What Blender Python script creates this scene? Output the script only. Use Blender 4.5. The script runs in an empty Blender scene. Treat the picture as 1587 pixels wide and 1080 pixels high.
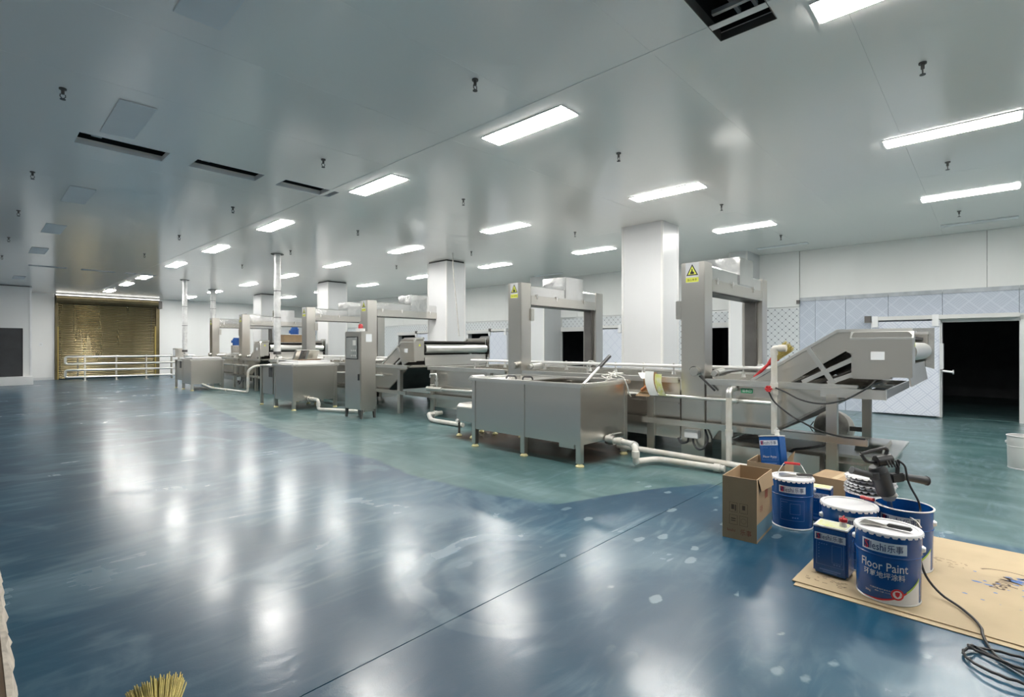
import bpy, bmesh, math, random
from mathutils import Vector, Matrix
random.seed(4)
C = bpy.context.collection
SC = bpy.context.scene
PI = math.pi

# ------------------------------------------------------------------ camera, world, exposure
H = 1.40                      # eye height
CEIL = 3.57
cam = bpy.data.objects.new('camera', bpy.data.cameras.new('camera'))
C.objects.link(cam)
cam.location = (0, 0, H)
cam.rotation_euler = (PI/2, 0, -math.radians(46.8))
cam.data.sensor_width = 36
cam.data.lens = 790/1587*36
cam.data.shift_y = -4/1587
cam.data.clip_start = 0.02
SC.camera = cam
w = bpy.data.worlds.new('World'); SC.world = w
w.use_nodes = True
w.node_tree.nodes['Background'].inputs[0].default_value = (0.5, 0.55, 0.6, 1)
w.node_tree.nodes['Background'].inputs[1].default_value = 0.02
SC.view_settings.view_transform = 'Standard'
SC.view_settings.look = 'None'
SC.view_settings.exposure = 0.10
SC.view_settings.gamma = 1.0
SC.view_settings.use_curve_mapping = False
LIGHT = 86.0                  # radiance of the lit ceiling diffusers

# ------------------------------------------------------------------ materials
def lnk(nt, a, b): nt.links.new(a, b)

def mat(name, col, rough=.5, metal=0, var=0, vscale=3, bump=0, bscale=40, stretch=(1, 1, 1), rvar=0, emit=0, spec=.5, col2=None, bdist=.01):
    m = bpy.data.materials.new(name); m.use_nodes = True
    nt = m.node_tree; b = nt.nodes['Principled BSDF']
    b.inputs['Base Color'].default_value = (*col, 1)
    b.inputs['Roughness'].default_value = rough
    b.inputs['Metallic'].default_value = metal
    b.inputs['Specular IOR Level'].default_value = spec
    if emit:
        b.inputs['Emission Color'].default_value = (*col, 1)
        b.inputs['Emission Strength'].default_value = emit
    tc = nt.nodes.new('ShaderNodeTexCoord'); mp = nt.nodes.new('ShaderNodeMapping')
    mp.inputs['Scale'].default_value = stretch
    lnk(nt, tc.outputs['Object'], mp.inputs['Vector'])
    def noise(sc, det=4):
        n = nt.nodes.new('ShaderNodeTexNoise'); n.inputs['Scale'].default_value = sc
        n.inputs['Detail'].default_value = det
        lnk(nt, mp.outputs[0], n.inputs['Vector']); return n
    n1 = noise(vscale)
    c2 = col2 or tuple(max(0, x*(1-var)) for x in col)
    mx = nt.nodes.new('ShaderNodeMix'); mx.data_type = 'RGBA'
    mx.inputs[6].default_value = (*col, 1); mx.inputs[7].default_value = (*c2, 1)
    rp = nt.nodes.new('ShaderNodeMapRange'); rp.inputs[1].default_value = .35; rp.inputs[2].default_value = .7
    lnk(nt, n1.outputs[0], rp.inputs[0]); lnk(nt, rp.outputs[0], mx.inputs[0])
    lnk(nt, mx.outputs[2], b.inputs['Base Color'])
    if rvar:
        r2 = nt.nodes.new('ShaderNodeMapRange'); r2.inputs[1].default_value = .3; r2.inputs[2].default_value = .7
        r2.inputs[3].default_value = max(.02, rough-rvar); r2.inputs[4].default_value = rough+rvar
        lnk(nt, n1.outputs[0], r2.inputs[0]); lnk(nt, r2.outputs[0], b.inputs['Roughness'])
    if bump:
        n2 = noise(bscale, 3)
        bp = nt.nodes.new('ShaderNodeBump'); bp.inputs['Strength'].default_value = bump; bp.inputs['Distance'].default_value = bdist
        lnk(nt, n2.outputs[0], bp.inputs['Height']); lnk(nt, bp.outputs[0], b.inputs['Normal'])
    return m

M = {}
M['steel'] = mat('brushed_steel', (.66, .635, .59), .28, 1, var=0)
M['steel_h'] = mat('brushed_steel_along', (.66, .635, .59), .25, 1, var=0)
M['film'] = mat('filmed_steel', (.80, .80, .79), .2, 1, var=.1, vscale=3, bump=.35, bscale=3.0, bdist=.03)
M['chrome'] = mat('polished_steel', (.76, .75, .72), .36, 1, var=.1)
M['steel_dk'] = mat('dark_steel', (.16, .155, .15), .5, .8, var=.3)
M['belt'] = mat('mesh_belt', (.06, .055, .05), .6, .4, var=.5, vscale=60)
M['white_wall'] = mat('white_sandwich_panel', (.78, .785, .775), .35, 0, var=.03, vscale=.6, bump=.05, bscale=2, stretch=(4, 4, .3))
M['ceil'] = mat('ceiling_panel_sheet', (.90, .885, .86), .15, 0, bump=.03, bscale=.7, stretch=(1.6, .25, 1), spec=.6)
M['plate'] = mat('cover_plate_paint', (.80, .82, .84), .4, 0, var=.04)
M['col'] = mat('column_cladding', (.61, .62, .63), .32, 0, var=.03, vscale=.8, bump=.05, bscale=2, stretch=(4, 4, .3))
M['alu'] = mat('aluminium_trim', (.78, .79, .80), .38, .5, var=.08)
M['white'] = mat('white_paint', (.68, .68, .67), .35, 0, var=.06)
M['pvc'] = mat('white_pvc', (.66, .65, .62), .35, 0, var=.10, vscale=5, col2=(.56, .52, .44))
M['black'] = mat('black_plastic', (.018, .018, .02), .42, 0, var=.3)
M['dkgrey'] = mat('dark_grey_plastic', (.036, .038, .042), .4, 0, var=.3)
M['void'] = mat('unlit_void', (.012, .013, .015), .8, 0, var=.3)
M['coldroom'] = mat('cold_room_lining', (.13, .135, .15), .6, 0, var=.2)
M['rubber'] = mat('cable_rubber', (.02, .02, .021), .5, 0, var=.2)
M['yellowfoot'] = mat('yellow_foam', (.72, .66, .36), .8, 0, var=.25, vscale=20, bump=.3, bscale=30)
M['brass'] = mat('gilded_slat', (.38, .32, .19), .30, .92, var=.45, vscale=.8, stretch=(1.2, 1, .12), rvar=.08)
M['brass_dk'] = mat('bronze_frame', (.15, .125, .07), .45, .8, var=.3)
M['stripe'] = mat('worn_yellow_stripe', (.30, .22, .05), .5)
M['yellow'] = mat('yellow_print', (.78, .80, .10), .5)
M['card'] = mat('corrugated_card', (.36, .25, .145), .75, 0, var=.14, vscale=5, bump=.05, bscale=200)
M['card_in'] = mat('card_inside', (.36, .22, .10), .8, 0, var=.1)
M['sheet'] = mat('card_sheet', (.48, .375, .235), .72, 0, var=.10, vscale=4, bump=.05, bscale=60)
M['print'] = mat('brown_print', (.10, .065, .04), .7)
M['print_red'] = mat('red_brown_print', (.24, .07, .04), .7)
M['blue'] = mat('pail_blue', (.005, .078, .29), .27, 0, var=.12, vscale=6)
M['blue_in'] = mat('pail_inner_blue', (.005, .05, .20), .3, 0, var=.2)
M['blue_line'] = mat('pale_blue_print', (.10, .22, .55), .4)
M['lid'] = mat('white_tin_lid', (.66, .655, .665), .33, 0, var=.05)
M['lid_worn'] = mat('used_tin_lid', (.62, .62, .64), .3, 0, var=.25, vscale=14)
M['print_w'] = mat('white_print', (.70, .70, .71), .45)
M['plaque'] = mat('silver_plaque', (.70, .73, .78), .35, .1)
M['navy'] = mat('navy_print', (.012, .03, .12), .45)
M['red'] = mat('red_plastic', (.50, .025, .03), .35, 0, var=.1)
M['redprint'] = mat('red_print', (.60, .02, .03), .45)
M['green'] = mat('green_print', (.01, .24, .10), .45)
M['green_soft'] = mat('green_yellow_print', (.35, .55, .08), .45)
M['bristle'] = mat('yellow_bristle', (.55, .45, .14), .7, 0, var=.4, vscale=30)
M['wood'] = mat('old_brown_board', (.16, .10, .055), .6, 0, var=.45, vscale=4, stretch=(8, .6, 1), bump=.1, bscale=20)
M['plaster'] = mat('torn_pale_edge', (.62, .55, .46), .85, 0, var=.3, vscale=20, bump=.4, bscale=40)
M['foil'] = mat('foil_wrap', (.82, .82, .81), .36, .25, var=.25, vscale=9, bump=.7, bscale=16, bdist=.02)
M['rope'] = mat('white_rope', (.74, .73, .68), .8, 0, var=.2)
M['paper'] = mat('white_paper', (.80, .80, .78), .7, 0, var=.05)
M['paper_print'] = mat('printed_tin_top', (.55, .58, .16), .4, 0, var=0, vscale=18, col2=(.66, .66, .60))
M['motor_blue'] = mat('motor_blue_paint', (.02, .10, .35), .4, 0, var=.2)
M['glass'] = mat('smoked_window', (.26, .27, .26), .08, 0, var=.2)
M['dust'] = mat('dusty_grey_cast', (.42, .40, .37), .6, .2, var=.35, vscale=12)
M['lamp'] = mat('lamp_diffuser', (1.0, .975, .93), .5, 0, emit=LIGHT)
M['strip'] = mat('lit_strip', (1.0, .98, .93), .5, 0, emit=3)
M['orange'] = mat('orange_brass', (.55, .22, .10), .35, .6, var=.3)
M['splash'] = mat('blue_paint_splash', (.03, .14, .42), .35, 0, var=.2)
M['water'] = mat('grey_water', (.30, .31, .30), .12, 0, var=.2)
M['screenlit'] = mat('panel_buttons', (.55, .55, .52), .4)
M['strip_film'] = mat('dull_strip_film', (.47, .50, .54), .4, 0, var=.25, vscale=6)
M['skirt'] = mat('skirting_grey', (.62, .64, .65), .4, 0, var=.06)

def lattice_mat(name, base, line, step, lw, dot=0, dotcol=(.05, .06, .08), hatch=0):
    """protective film printed with a diamond lattice; plane is the Y-Z wall"""
    m = bpy.data.materials.new(name); m.use_nodes = True
    nt = m.node_tree; b = nt.nodes['Principled BSDF']; b.inputs['Roughness'].default_value = .32
    g = nt.nodes.new('ShaderNodeNewGeometry'); sx = nt.nodes.new('ShaderNodeSeparateXYZ')
    lnk(nt, g.outputs['Position'], sx.inputs[0])
    def mth(op, a, bb=None, c=None):
        n = nt.nodes.new('ShaderNodeMath'); n.operation = op
        for i, v in enumerate((a, bb, c)):
            if v is None: continue
            if isinstance(v, (int, float)): n.inputs[i].default_value = v
            else: lnk(nt, v, n.inputs[i])
        return n.outputs[0]
    y, z = sx.outputs[1], sx.outputs[2]
    u = mth('MULTIPLY', mth('ADD', y, z), 1/step); v = mth('MULTIPLY', mth('SUBTRACT', y, z), 1/step)
    fu = mth('ABSOLUTE', mth('SUBTRACT', mth('FRACT', u), .5)); fv = mth('ABSOLUTE', mth('SUBTRACT', mth('FRACT', v), .5))
    lu = mth('LESS_THAN', fu, lw); lv = mth('LESS_THAN', fv, lw)
    mask = mth('MAXIMUM', lu, lv)
    if hatch:
        h1 = mth('LESS_THAN', mth('ABSOLUTE', mth('SUBTRACT', mth('FRACT', mth('MULTIPLY', u, hatch)), .5)), .17)
        h2 = mth('LESS_THAN', mth('ABSOLUTE', mth('SUBTRACT', mth('FRACT', mth('MULTIPLY', v, hatch)), .5)), .17)
        chk = mth('GREATER_THAN', mth('FRACT', mth('MULTIPLY', mth('ADD', mth('FLOOR', mth('ADD', u, .5)), mth('FLOOR', mth('ADD', v, .5))), .5)), .25)
        hh = mth('ADD', mth('MULTIPLY', h1, chk), mth('MULTIPLY', h2, mth('SUBTRACT', 1, chk)))
        mask = mth('MAXIMUM', mask, mth('MULTIPLY', hh, .55))
    mx = nt.nodes.new('ShaderNodeMix'); mx.data_type = 'RGBA'
    mx.inputs[6].default_value = (*base, 1); mx.inputs[7].default_value = (*line, 1)
    lnk(nt, mask, mx.inputs[0]); out = mx.outputs[2]
    if dot:
        d = mth('LESS_THAN', mth('ADD', mth('POWER', fu, 2), mth('POWER', fv, 2)), dot*dot)
        m2 = nt.nodes.new('ShaderNodeMix'); m2.data_type = 'RGBA'
        m2.inputs[7].default_value = (*dotcol, 1)
        lnk(nt, d, m2.inputs[0]); lnk(nt, out, m2.inputs[6]); out = m2.outputs[2]
    lnk(nt, out, b.inputs['Base Color'])
    return m
M['lat_fine'] = lattice_mat('film_fine_lattice', (.46, .51, .60), (.57, .615, .695), .30, .03, hatch=6)
M['lat_dot'] = lattice_mat('film_dotted_lattice', (.64, .67, .69), (.42, .45, .49), .155, .035, dot=.11)
M['lat_door'] = lattice_mat('film_door_lattice', (.67, .70, .78), (.50, .54, .65), .30, .03, hatch=5)

def floor_mat():
    m = bpy.data.materials.new('epoxy_floor'); m.use_nodes = True
    nt = m.node_tree; b = nt.nodes['Principled BSDF']; N = nt.nodes.new
    g = N('ShaderNodeNewGeometry'); sx = N('ShaderNodeSeparateXYZ'); lnk(nt, g.outputs['Position'], sx.inputs[0])
    def mth(op, a, bb=None, cl=False):
        n = N('ShaderNodeMath'); n.operation = op; n.use_clamp = cl
        for i, v in enumerate((a, bb)):
            if v is None: continue
            if isinstance(v, (int, float)): n.inputs[i].default_value = v
            else: lnk(nt, v, n.inputs[i])
        return n.outputs[0]
    def rng(v, a, b_, c=0, d=1, smooth=True):
        n = N('ShaderNodeMapRange'); n.interpolation_type = 'SMOOTHSTEP' if smooth else 'LINEAR'
        for i, x in enumerate((a, b_, c, d)): n.inputs[i+1].default_value = x
        lnk(nt, v, n.inputs[0]); return n.outputs[0]
    def noise(sc, det=4, st=(1, 1, 1), rot=0, dist=0):
        mp = N('ShaderNodeMapping'); mp.inputs['Scale'].default_value = st; mp.inputs['Rotation'].default_value = (0, 0, rot)
        lnk(nt, g.outputs['Position'], mp.inputs[0])
        n = N('ShaderNodeTexNoise'); n.inputs['Scale'].default_value = sc; n.inputs['Detail'].default_value = det
        n.inputs['Distortion'].default_value = dist
        lnk(nt, mp.outputs[0], n.inputs[0]); return n.outputs[0]
    def mix(f, c1, c2):
        n = N('ShaderNodeMix'); n.data_type = 'RGBA'
        if isinstance(f, float): n.inputs[0].default_value = f
        else: lnk(nt, f, n.inputs[0])
        for i, c in ((6, c1), (7, c2)):
            if isinstance(c, tuple): n.inputs[i].default_value = (*c, 1)
            else: lnk(nt, c, n.inputs[i])
        return n.outputs[2]
    X_, Y_ = sx.outputs[0], sx.outputs[1]
    # where the new blue coat ends and the older green coat begins
    ramp = N('ShaderNodeValToRGB'); lnk(nt, rng(Y_, -5, 30, 0, 1, False), ramp.inputs[0])
    pts = [(-5, 5.2), (0, 4.97), (1.2, 5.1), (2.1, 5.15), (2.62, 4.1), (2.75, 3.55), (3.0, 3.42), (4.1, 3.30), (5.7, 3.38), (8.6, 3.52), (10.7, 3.52), (15, 4.05), (18, 5.0), (22, 6.5), (29, 9)]
    els = ramp.color_ramp.elements
    while len(els) < len(pts): els.new(.5)
    for e, (yy, xx) in zip(els, pts):
        e.position = (yy+5)/35; e.color = (xx/10, xx/10, xx/10, 1)
    bd = mth('MULTIPLY', ramp.outputs[0], 10)
    dx = mth('ADD', mth('SUBTRACT', X_, bd), mth('MULTIPLY', mth('SUBTRACT', noise(1.2, 3), .5), .35))
    teal = rng(dx, -.04, .05)
    n1 = noise(.7, 5, dist=.6); n2 = noise(2.2, 6, (1, .45, 1), .5, 1.2); n3 = noise(4, 7, (.4, 1.5, 1), -.6, 1.6); n4 = noise(.55, 6, (1, 1.3, 1), .9, 2.2)
    blue = mix(rng(n1, .35, .7), (.005, .047, .092), (.015, .080, .132))
    green = mix(rng(n2, .25, .85), (.040, .102, .106), (.112, .190, .192))
    base = mix(teal, blue, green)
    # pale trowel strokes of half dry coat
    st = mth('MULTIPLY', rng(n3, .42, .80), rng(n1, .34, .66))
    base = mix(mth('MULTIPLY', st, .42), base, (.21, .30, .35))
    wet = mth('MULTIPLY', rng(n4, .52, .66), mth('SUBTRACT', 1, teal)); base = mix(mth('MULTIPLY', wet, .38), base, (.15, .23, .28))
    # one wide trowel arc near the camera
    rx = mth('SUBTRACT', X_, 2.30); ry = mth('SUBTRACT', Y_, 2.12)
    rr = mth('ADD', mth('SQRT', mth('ADD', mth('MULTIPLY', rx, rx), mth('MULTIPLY', ry, ry))), mth('MULTIPLY', mth('SUBTRACT', noise(2.5, 3), .5), .25))
    ring = rng(mth('ABSOLUTE', mth('SUBTRACT', rr, .62)), .045, .075, 1, 0)
    ring2 = rng(mth('ABSOLUTE', mth('SUBTRACT', rr, .40)), .03, .10, .6, 0)
    lft = mth('SUBTRACT', mth('MULTIPLY', ry, .729), mth('MULTIPLY', rx, .6845))
    arcs = mth('MULTIPLY', mth('MULTIPLY', mth('MAXIMUM', ring, ring2), rng(n1, .36, .56, .25, 1)), rng(lft, -.28, .12))
    base = mix(mth('MULTIPLY', arcs, .42), base, (.26, .34, .40))
    # footprints and smears before the pails
    vo = N('ShaderNodeTexVoronoi'); vo.inputs['Scale'].default_value = 3.1; vo.inputs['Randomness'].default_value = 1
    mp = N('ShaderNodeMapping'); mp.inputs['Scale'].default_value = (1, 1.9, 1); mp.inputs['Rotation'].default_value = (0, 0, .9)
    lnk(nt, g.outputs['Position'], mp.inputs[0]); lnk(nt, mp.outputs[0], vo.inputs[0])
    sc = N('ShaderNodeSeparateColor'); lnk(nt, vo.outputs['Color'], sc.inputs[0])
    spot = mth('MULTIPLY', rng(mth('ADD', vo.outputs['Distance'], mth('MULTIPLY', noise(14, 3), .25)), .28, .34, 1, 0), mth('GREATER_THAN', sc.outputs[0], .42))
    zone = mth('MULTIPLY', mth('MULTIPLY', rng(X_, 1.9, 2.5), rng(X_, 5.4, 5.0)), mth('MULTIPLY', rng(Y_, -.6, .2), rng(Y_, 3.1, 2.4)))
    base = mix(mth('MULTIPLY', mth('MULTIPLY', spot, zone), .55), base, (.28, .36, .40))
    # brown dirt under the first tank
    dirt = mth('MULTIPLY', mth('MULTIPLY', rng(X_, 4.95, 5.15), rng(X_, 6.4, 6.2)), mth('MULTIPLY', rng(Y_, 3.3, 3.6), rng(Y_, 6.4, 5.9)))
    base = mix(mth('MULTIPLY', dirt, .95), base, (.060, .036, .024))
    lnk(nt, base, b.inputs['Base Color'])
    r = mth('ADD', rng(n2, .25, .75, .17, .235), mth('MULTIPLY', mth('ADD', mth('ADD', st, mth('MULTIPLY', arcs, .8)), wet), .05))
    lnk(nt, r, b.inputs['Coat Roughness']); b.inputs['Coat Weight'].default_value = .68
    b.inputs['Roughness'].default_value = .42
    b.inputs['Specular IOR Level'].default_value = .15
    hsum = mth('ADD', mth('MULTIPLY', noise(150, 2), .13), mth('MULTIPLY', noise(4.5, 5, (1, 1.6, 1), .4, .6), 1.0))
    bp = N('ShaderNodeBump'); bp.inputs['Strength'].default_value = .30; bp.inputs['Distance'].default_value = .006
    lnk(nt, hsum, bp.inputs['Height']); lnk(nt, bp.outputs[0], b.inputs['Normal']); lnk(nt, bp.outputs[0], b.inputs['Coat Normal'])
    return m
M['floor'] = floor_mat()

# ------------------------------------------------------------------ mesh building
class MB:
    def __init__(s): s.v = []; s.f = []
    def add(s, vs, fs):
        o = len(s.v); s.v += [tuple(p) for p in vs]; s.f += [tuple(i+o for i in f) for f in fs]; return s
    def box(s, x0, x1, y0, y1, z0, z1):
        vs = [(x, y, z) for z in (z0, z1) for y in (y0, y1) for x in (x0, x1)]
        return s.add(vs, [(0, 2, 3, 1), (4, 5, 7, 6), (0, 1, 5, 4), (2, 6, 7, 3), (0, 4, 6, 2), (1, 3, 7, 5)])
    def cyl(s, a, b, r, n=12, r2=None):
        a = Vector(a); b = Vector(b); d = (b-a).normalized(); r2 = r if r2 is None else r2
        t = Vector((0, 0, 1)) if abs(d.z) < .9 else Vector((1, 0, 0))
        u = d.cross(t).normalized(); v = d.cross(u)
        vs = []
        for p, q in ((a, r), (b, r2)):
            vs += [p+q*(math.cos(2*PI*i/n)*u+math.sin(2*PI*i/n)*v) for i in range(n)]
        fs = [(i, n+i, n+(i+1) % n, (i+1) % n) for i in range(n)] + [tuple(range(n)), tuple(reversed(range(n, 2*n)))]
        return s.add(vs, fs)
    def bar(s, a, b, w, h):
        """rectangular bar between two points; w horizontal width, h other width"""
        a = Vector(a); b = Vector(b); d = (b-a).normalized()
        t = Vector((0, 0, 1)) if abs(d.z) < .95 else Vector((0, 1, 0))
        u = d.cross(t).normalized(); v = u.cross(d)
        vs = [p+u*i*w/2+v*j*h/2 for p in (a, b) for i, j in ((-1, -1), (1, -1), (1, 1), (-1, 1))]
        return s.add(vs, [(0, 3, 2, 1), (4, 5, 6, 7), (0, 1, 5, 4), (1, 2, 6, 5), (2, 3, 7, 6), (3, 0, 4, 7)])
    def prism(s, poly, axis, a0, a1):
        """poly in the two other axes (in order), extruded along axis 0/1/2"""
        n = len(poly)
        def p(q, a):
            return {0: (a, q[0], q[1]), 1: (q[0], a, q[1]), 2: (q[0], q[1], a)}[axis]
        vs = [p(q, a0) for q in poly]+[p(q, a1) for q in poly]
        return s.add(vs, [(i, (i+1) % n, n+(i+1) % n, n+i) for i in range(n)]+[tuple(reversed(range(n))), tuple(range(n, 2*n))])
    def tube(s, pts, r, n=8, bend=0, seg=4):
        pts = [Vector(p) for p in pts]
        if bend:
            q = [pts[0]]
            for i in range(1, len(pts)-1):
                a, b, c = pts[i-1], pts[i], pts[i+1]
                l = min(bend, (a-b).length*.49, (c-b).length*.49)
                p0 = b+(a-b).normalized()*l; p1 = b+(c-b).normalized()*l
                for k in range(seg+1):
                    t = k/seg; q.append((1-t)**2*p0+2*t*(1-t)*b+t*t*p1)
            q.append(pts[-1]); pts = q
        prev = None; rings = []
        for i, p in enumerate(pts):
            d = ((pts[min(i+1, len(pts)-1)]-pts[max(i-1, 0)])).normalized()
            if prev is None:
                t = Vector((0, 0, 1)) if abs(d.z) < .9 else Vector((1, 0, 0)); u = d.cross(t).normalized()
            else:
                u = (prev-d*prev.dot(d)).normalized()
            prev = u; v = d.cross(u)
            rings.append([p+r*(math.cos(2*PI*k/n)*u+math.sin(2*PI*k/n)*v) for k in range(n)])
        vs = [x for rg in rings for x in rg]; fs = []
        for i in range(len(rings)-1):
            fs += [(i*n+k, i*n+(k+1) % n, (i+1)*n+(k+1) % n, (i+1)*n+k) for k in range(n)]
        fs += [tuple(reversed(range(n))), tuple(range((len(rings)-1)*n, len(rings)*n))]
        return s.add(vs, fs)
    def lathe(s, prof, c=(0, 0, 0), n=32, cap0=False, cap1=False):
        vs = [(c[0]+r*math.cos(2*PI*k/n), c[1]+r*math.sin(2*PI*k/n), c[2]+z) for r, z in prof for k in range(n)]
        fs = [(i*n+k, i*n+(k+1) % n, (i+1)*n+(k+1) % n, (i+1)*n+k) for i in range(len(prof)-1) for k in range(n)]
        if cap0: fs.append(tuple(reversed(range(n))))
        if cap1: fs.append(tuple(range((len(prof)-1)*n, len(prof)*n)))
        return s.add(vs, fs)
    def mapped(s, data, fn):
        return s.add([fn(x, y) for x, y in data[0]], data[1])
    def grid(s, u0, u1, v0, v1, nu, nv, fn):
        vs = [fn(u0+(u1-u0)*i/nu, v0+(v1-v0)*j/nv) for j in range(nv+1) for i in range(nu+1)]
        return s.add(vs, [(j*(nu+1)+i, j*(nu+1)+i+1, (j+1)*(nu+1)+i+1, (j+1)*(nu+1)+i) for j in range(nv) for i in range(nu)])
    def frame(s, u0, u1, v0, v1, t, fn, nu=6):
        for a in ((u0, u1, v0, v0+t), (u0, u1, v1-t, v1), (u0, u0+t, v0, v1), (u1-t, u1, v0, v1)): s.grid(*a, nu, 1, fn)
        return s
    def build(s, name, m, parent=None, bevel=0, smooth=True, fix=True):
        me = bpy.data.meshes.new(name)
        off = Vector((0, 0, 0)); p = parent
        while p is not None: off += p.location; p = p.parent
        vs = [(x-off.x, y-off.y, z-off.z) for x, y, z in s.v]
        me.from_pydata(vs, [], s.f)
        if bevel or fix:
            bm = bmesh.new(); bm.from_mesh(me)
            if fix: bmesh.ops.recalc_face_normals(bm, faces=bm.faces)
            if bevel:
                es = [e for e in bm.edges if len(e.link_faces) == 2 and e.calc_face_angle(0) > .6]
                bmesh.ops.bevel(bm, geom=es, offset=bevel, segments=2, affect='EDGES', clamp_overlap=True)
            bm.to_mesh(me); bm.free()
        if smooth:
            me.polygons.foreach_set('use_smooth', [True]*len(me.polygons))
            me.set_sharp_from_angle(angle=math.radians(32))
        me.materials.append(M[m])
        o = bpy.data.objects.new(name, me); C.objects.link(o); o.parent = parent
        return o

_txt = {}
def text(sr):
    """outline of a string: centred, one unit high capitals -> (2-D verts, faces), width"""
    if sr not in _txt:
        cu = bpy.data.curves.new('t', 'FONT'); cu.body = sr; cu.resolution_u = 2; cu.offset = .005
        o = bpy.data.objects.new('t', cu); C.objects.link(o)
        bpy.context.view_layer.update()
        me = bpy.data.meshes.new_from_object(o.evaluated_get(bpy.context.evaluated_depsgraph_get()))
        xs = [v.co.x for v in me.vertices]; ys = [v.co.y for v in me.vertices]
        cx = (min(xs)+max(xs))/2; cy = (min(ys)+max(ys))/2; h = max(ys)-min(ys)
        _txt[sr] = ([((v.co.x-cx)/h, (v.co.y-cy)/h) for v in me.vertices], [tuple(p.vertices) for p in me.polygons], (max(xs)-min(xs))/h)
        bpy.data.objects.remove(o); bpy.data.meshes.remove(me); bpy.data.curves.remove(cu)
    return _txt[sr]
def put_text(mb, sr, h, u, v, fn, width=None):
    t = text(sr); kx = h if width is None else width/t[2]
    mb.add([fn(u+x*kx, v+y*h) for x, y in t[0]], t[1])

def plane(o, r, u):
    o = Vector(o); r = Vector(r).normalized(); u = Vector(u).normalized()
    return lambda a, b: o+r*a+u*b

def tag(o, label, cat, group=None, kind=None):
    o['label'] = label; o['category'] = cat
    if group: o['group'] = group
    if kind: o['kind'] = kind
    return o
def thing(name, loc, label, cat, group=None, kind=None):
    o = bpy.data.objects.new(name, None); C.objects.link(o); o.location = loc
    o.empty_display_size = .1
    return tag(o, label, cat, group, kind)
def copy_tree(o, parent=None):
    c = o.copy(); C.objects.link(c); c.parent = parent
    for ch in list(o.children): copy_tree(ch, c)
    return c
ORD = ['first', 'second', 'third', 'fourth', 'fifth', 'sixth', 'seventh', 'eighth', 'ninth', 'tenth', 'eleventh']
STR = 'structure'

# ------------------------------------------------------------------ the room
XR = 13.05; YF = 28.3; XL = -2.6; YB = -5.0
fl = MB().box(XL-.2, 20, YB-.2, 2.006, -.12, 0).box(XL-.2, 20, 2.012, YF+.2, -.12, 0).build('floor', 'floor')
tag(fl, 'glossy blue and grey green epoxy floor with trowel marks', 'floor', kind=STR)
sub = MB().box(XL-.2, 20, 1.98, 2.03, -.10, -.008).build('joint_filler', 'black', fl)

# ceiling: long sheets laid across, with rectangular openings cut out
HOLES = [(2.86, 3.66, 1.03, 1.40), (.76, 1.55, 6.72, 7.10), (1.81, 2.57, 6.70, 7.05), (2.82, 3.45, 6.69, 7.02), (3.49, 3.58, 6.69, 7.02),
         (1.09, 1.86, 18.68, 18.92), (2.17, 2.94, 18.66, 18.90), (3.18, 3.45, 18.62, 18.86), (3.49, 3.95, 18.62, 18.86)]
ce = thing('ceiling', (0, 0, CEIL), 'grey white ceiling of wide glossy sheets with open slots', 'ceiling', kind=STR)
xs_ = [XL-.1, 3.47, 8.44, XR+.1]
yy = [YB-.1]
while yy[-1] < YF: yy.append(yy[-1]+1.155)
for i in range(3):
    for j in range(len(yy)-1):
        x0, x1, y0, y1 = xs_[i]+.0006, xs_[i+1]-.0006, yy[j]+.0006, yy[j+1]-.0006
        hs = [h for h in HOLES if h[0] < x1 and h[1] > x0 and h[2] < y1 and h[3] > y0]
        mb = MB()
        cx = sorted({x0, x1, *[min(max(a, x0), x1) for h in hs for a in h[:2]]}); cy = sorted({y0, y1, *[min(max(a, y0), y1) for h in hs for a in h[2:]]})
        dz = random.uniform(-.0004, .0004)
        for a in range(len(cx)-1):
            for b in range(len(cy)-1):
                mx_, my_ = (cx[a]+cx[a+1])/2, (cy[b]+cy[b+1])/2
                if any(h[0] < mx_ < h[1] and h[2] < my_ < h[3] for h in hs): continue
                mb.box(cx[a], cx[a+1], cy[b], cy[b+1], CEIL+dz, CEIL+.06)
        mb.build('ceiling_panel', 'ceil', ce)
MB().box(XL-.2, XR+.2, YB-.2, YF+.2, CEIL+.62, CEIL+.66).build('roof_slab', 'void', ce)
MB().box(3.44, 3.50, YB, YF, CEIL-.004, CEIL+.0).build('seam_strip', 'ceil', ce)

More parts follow.
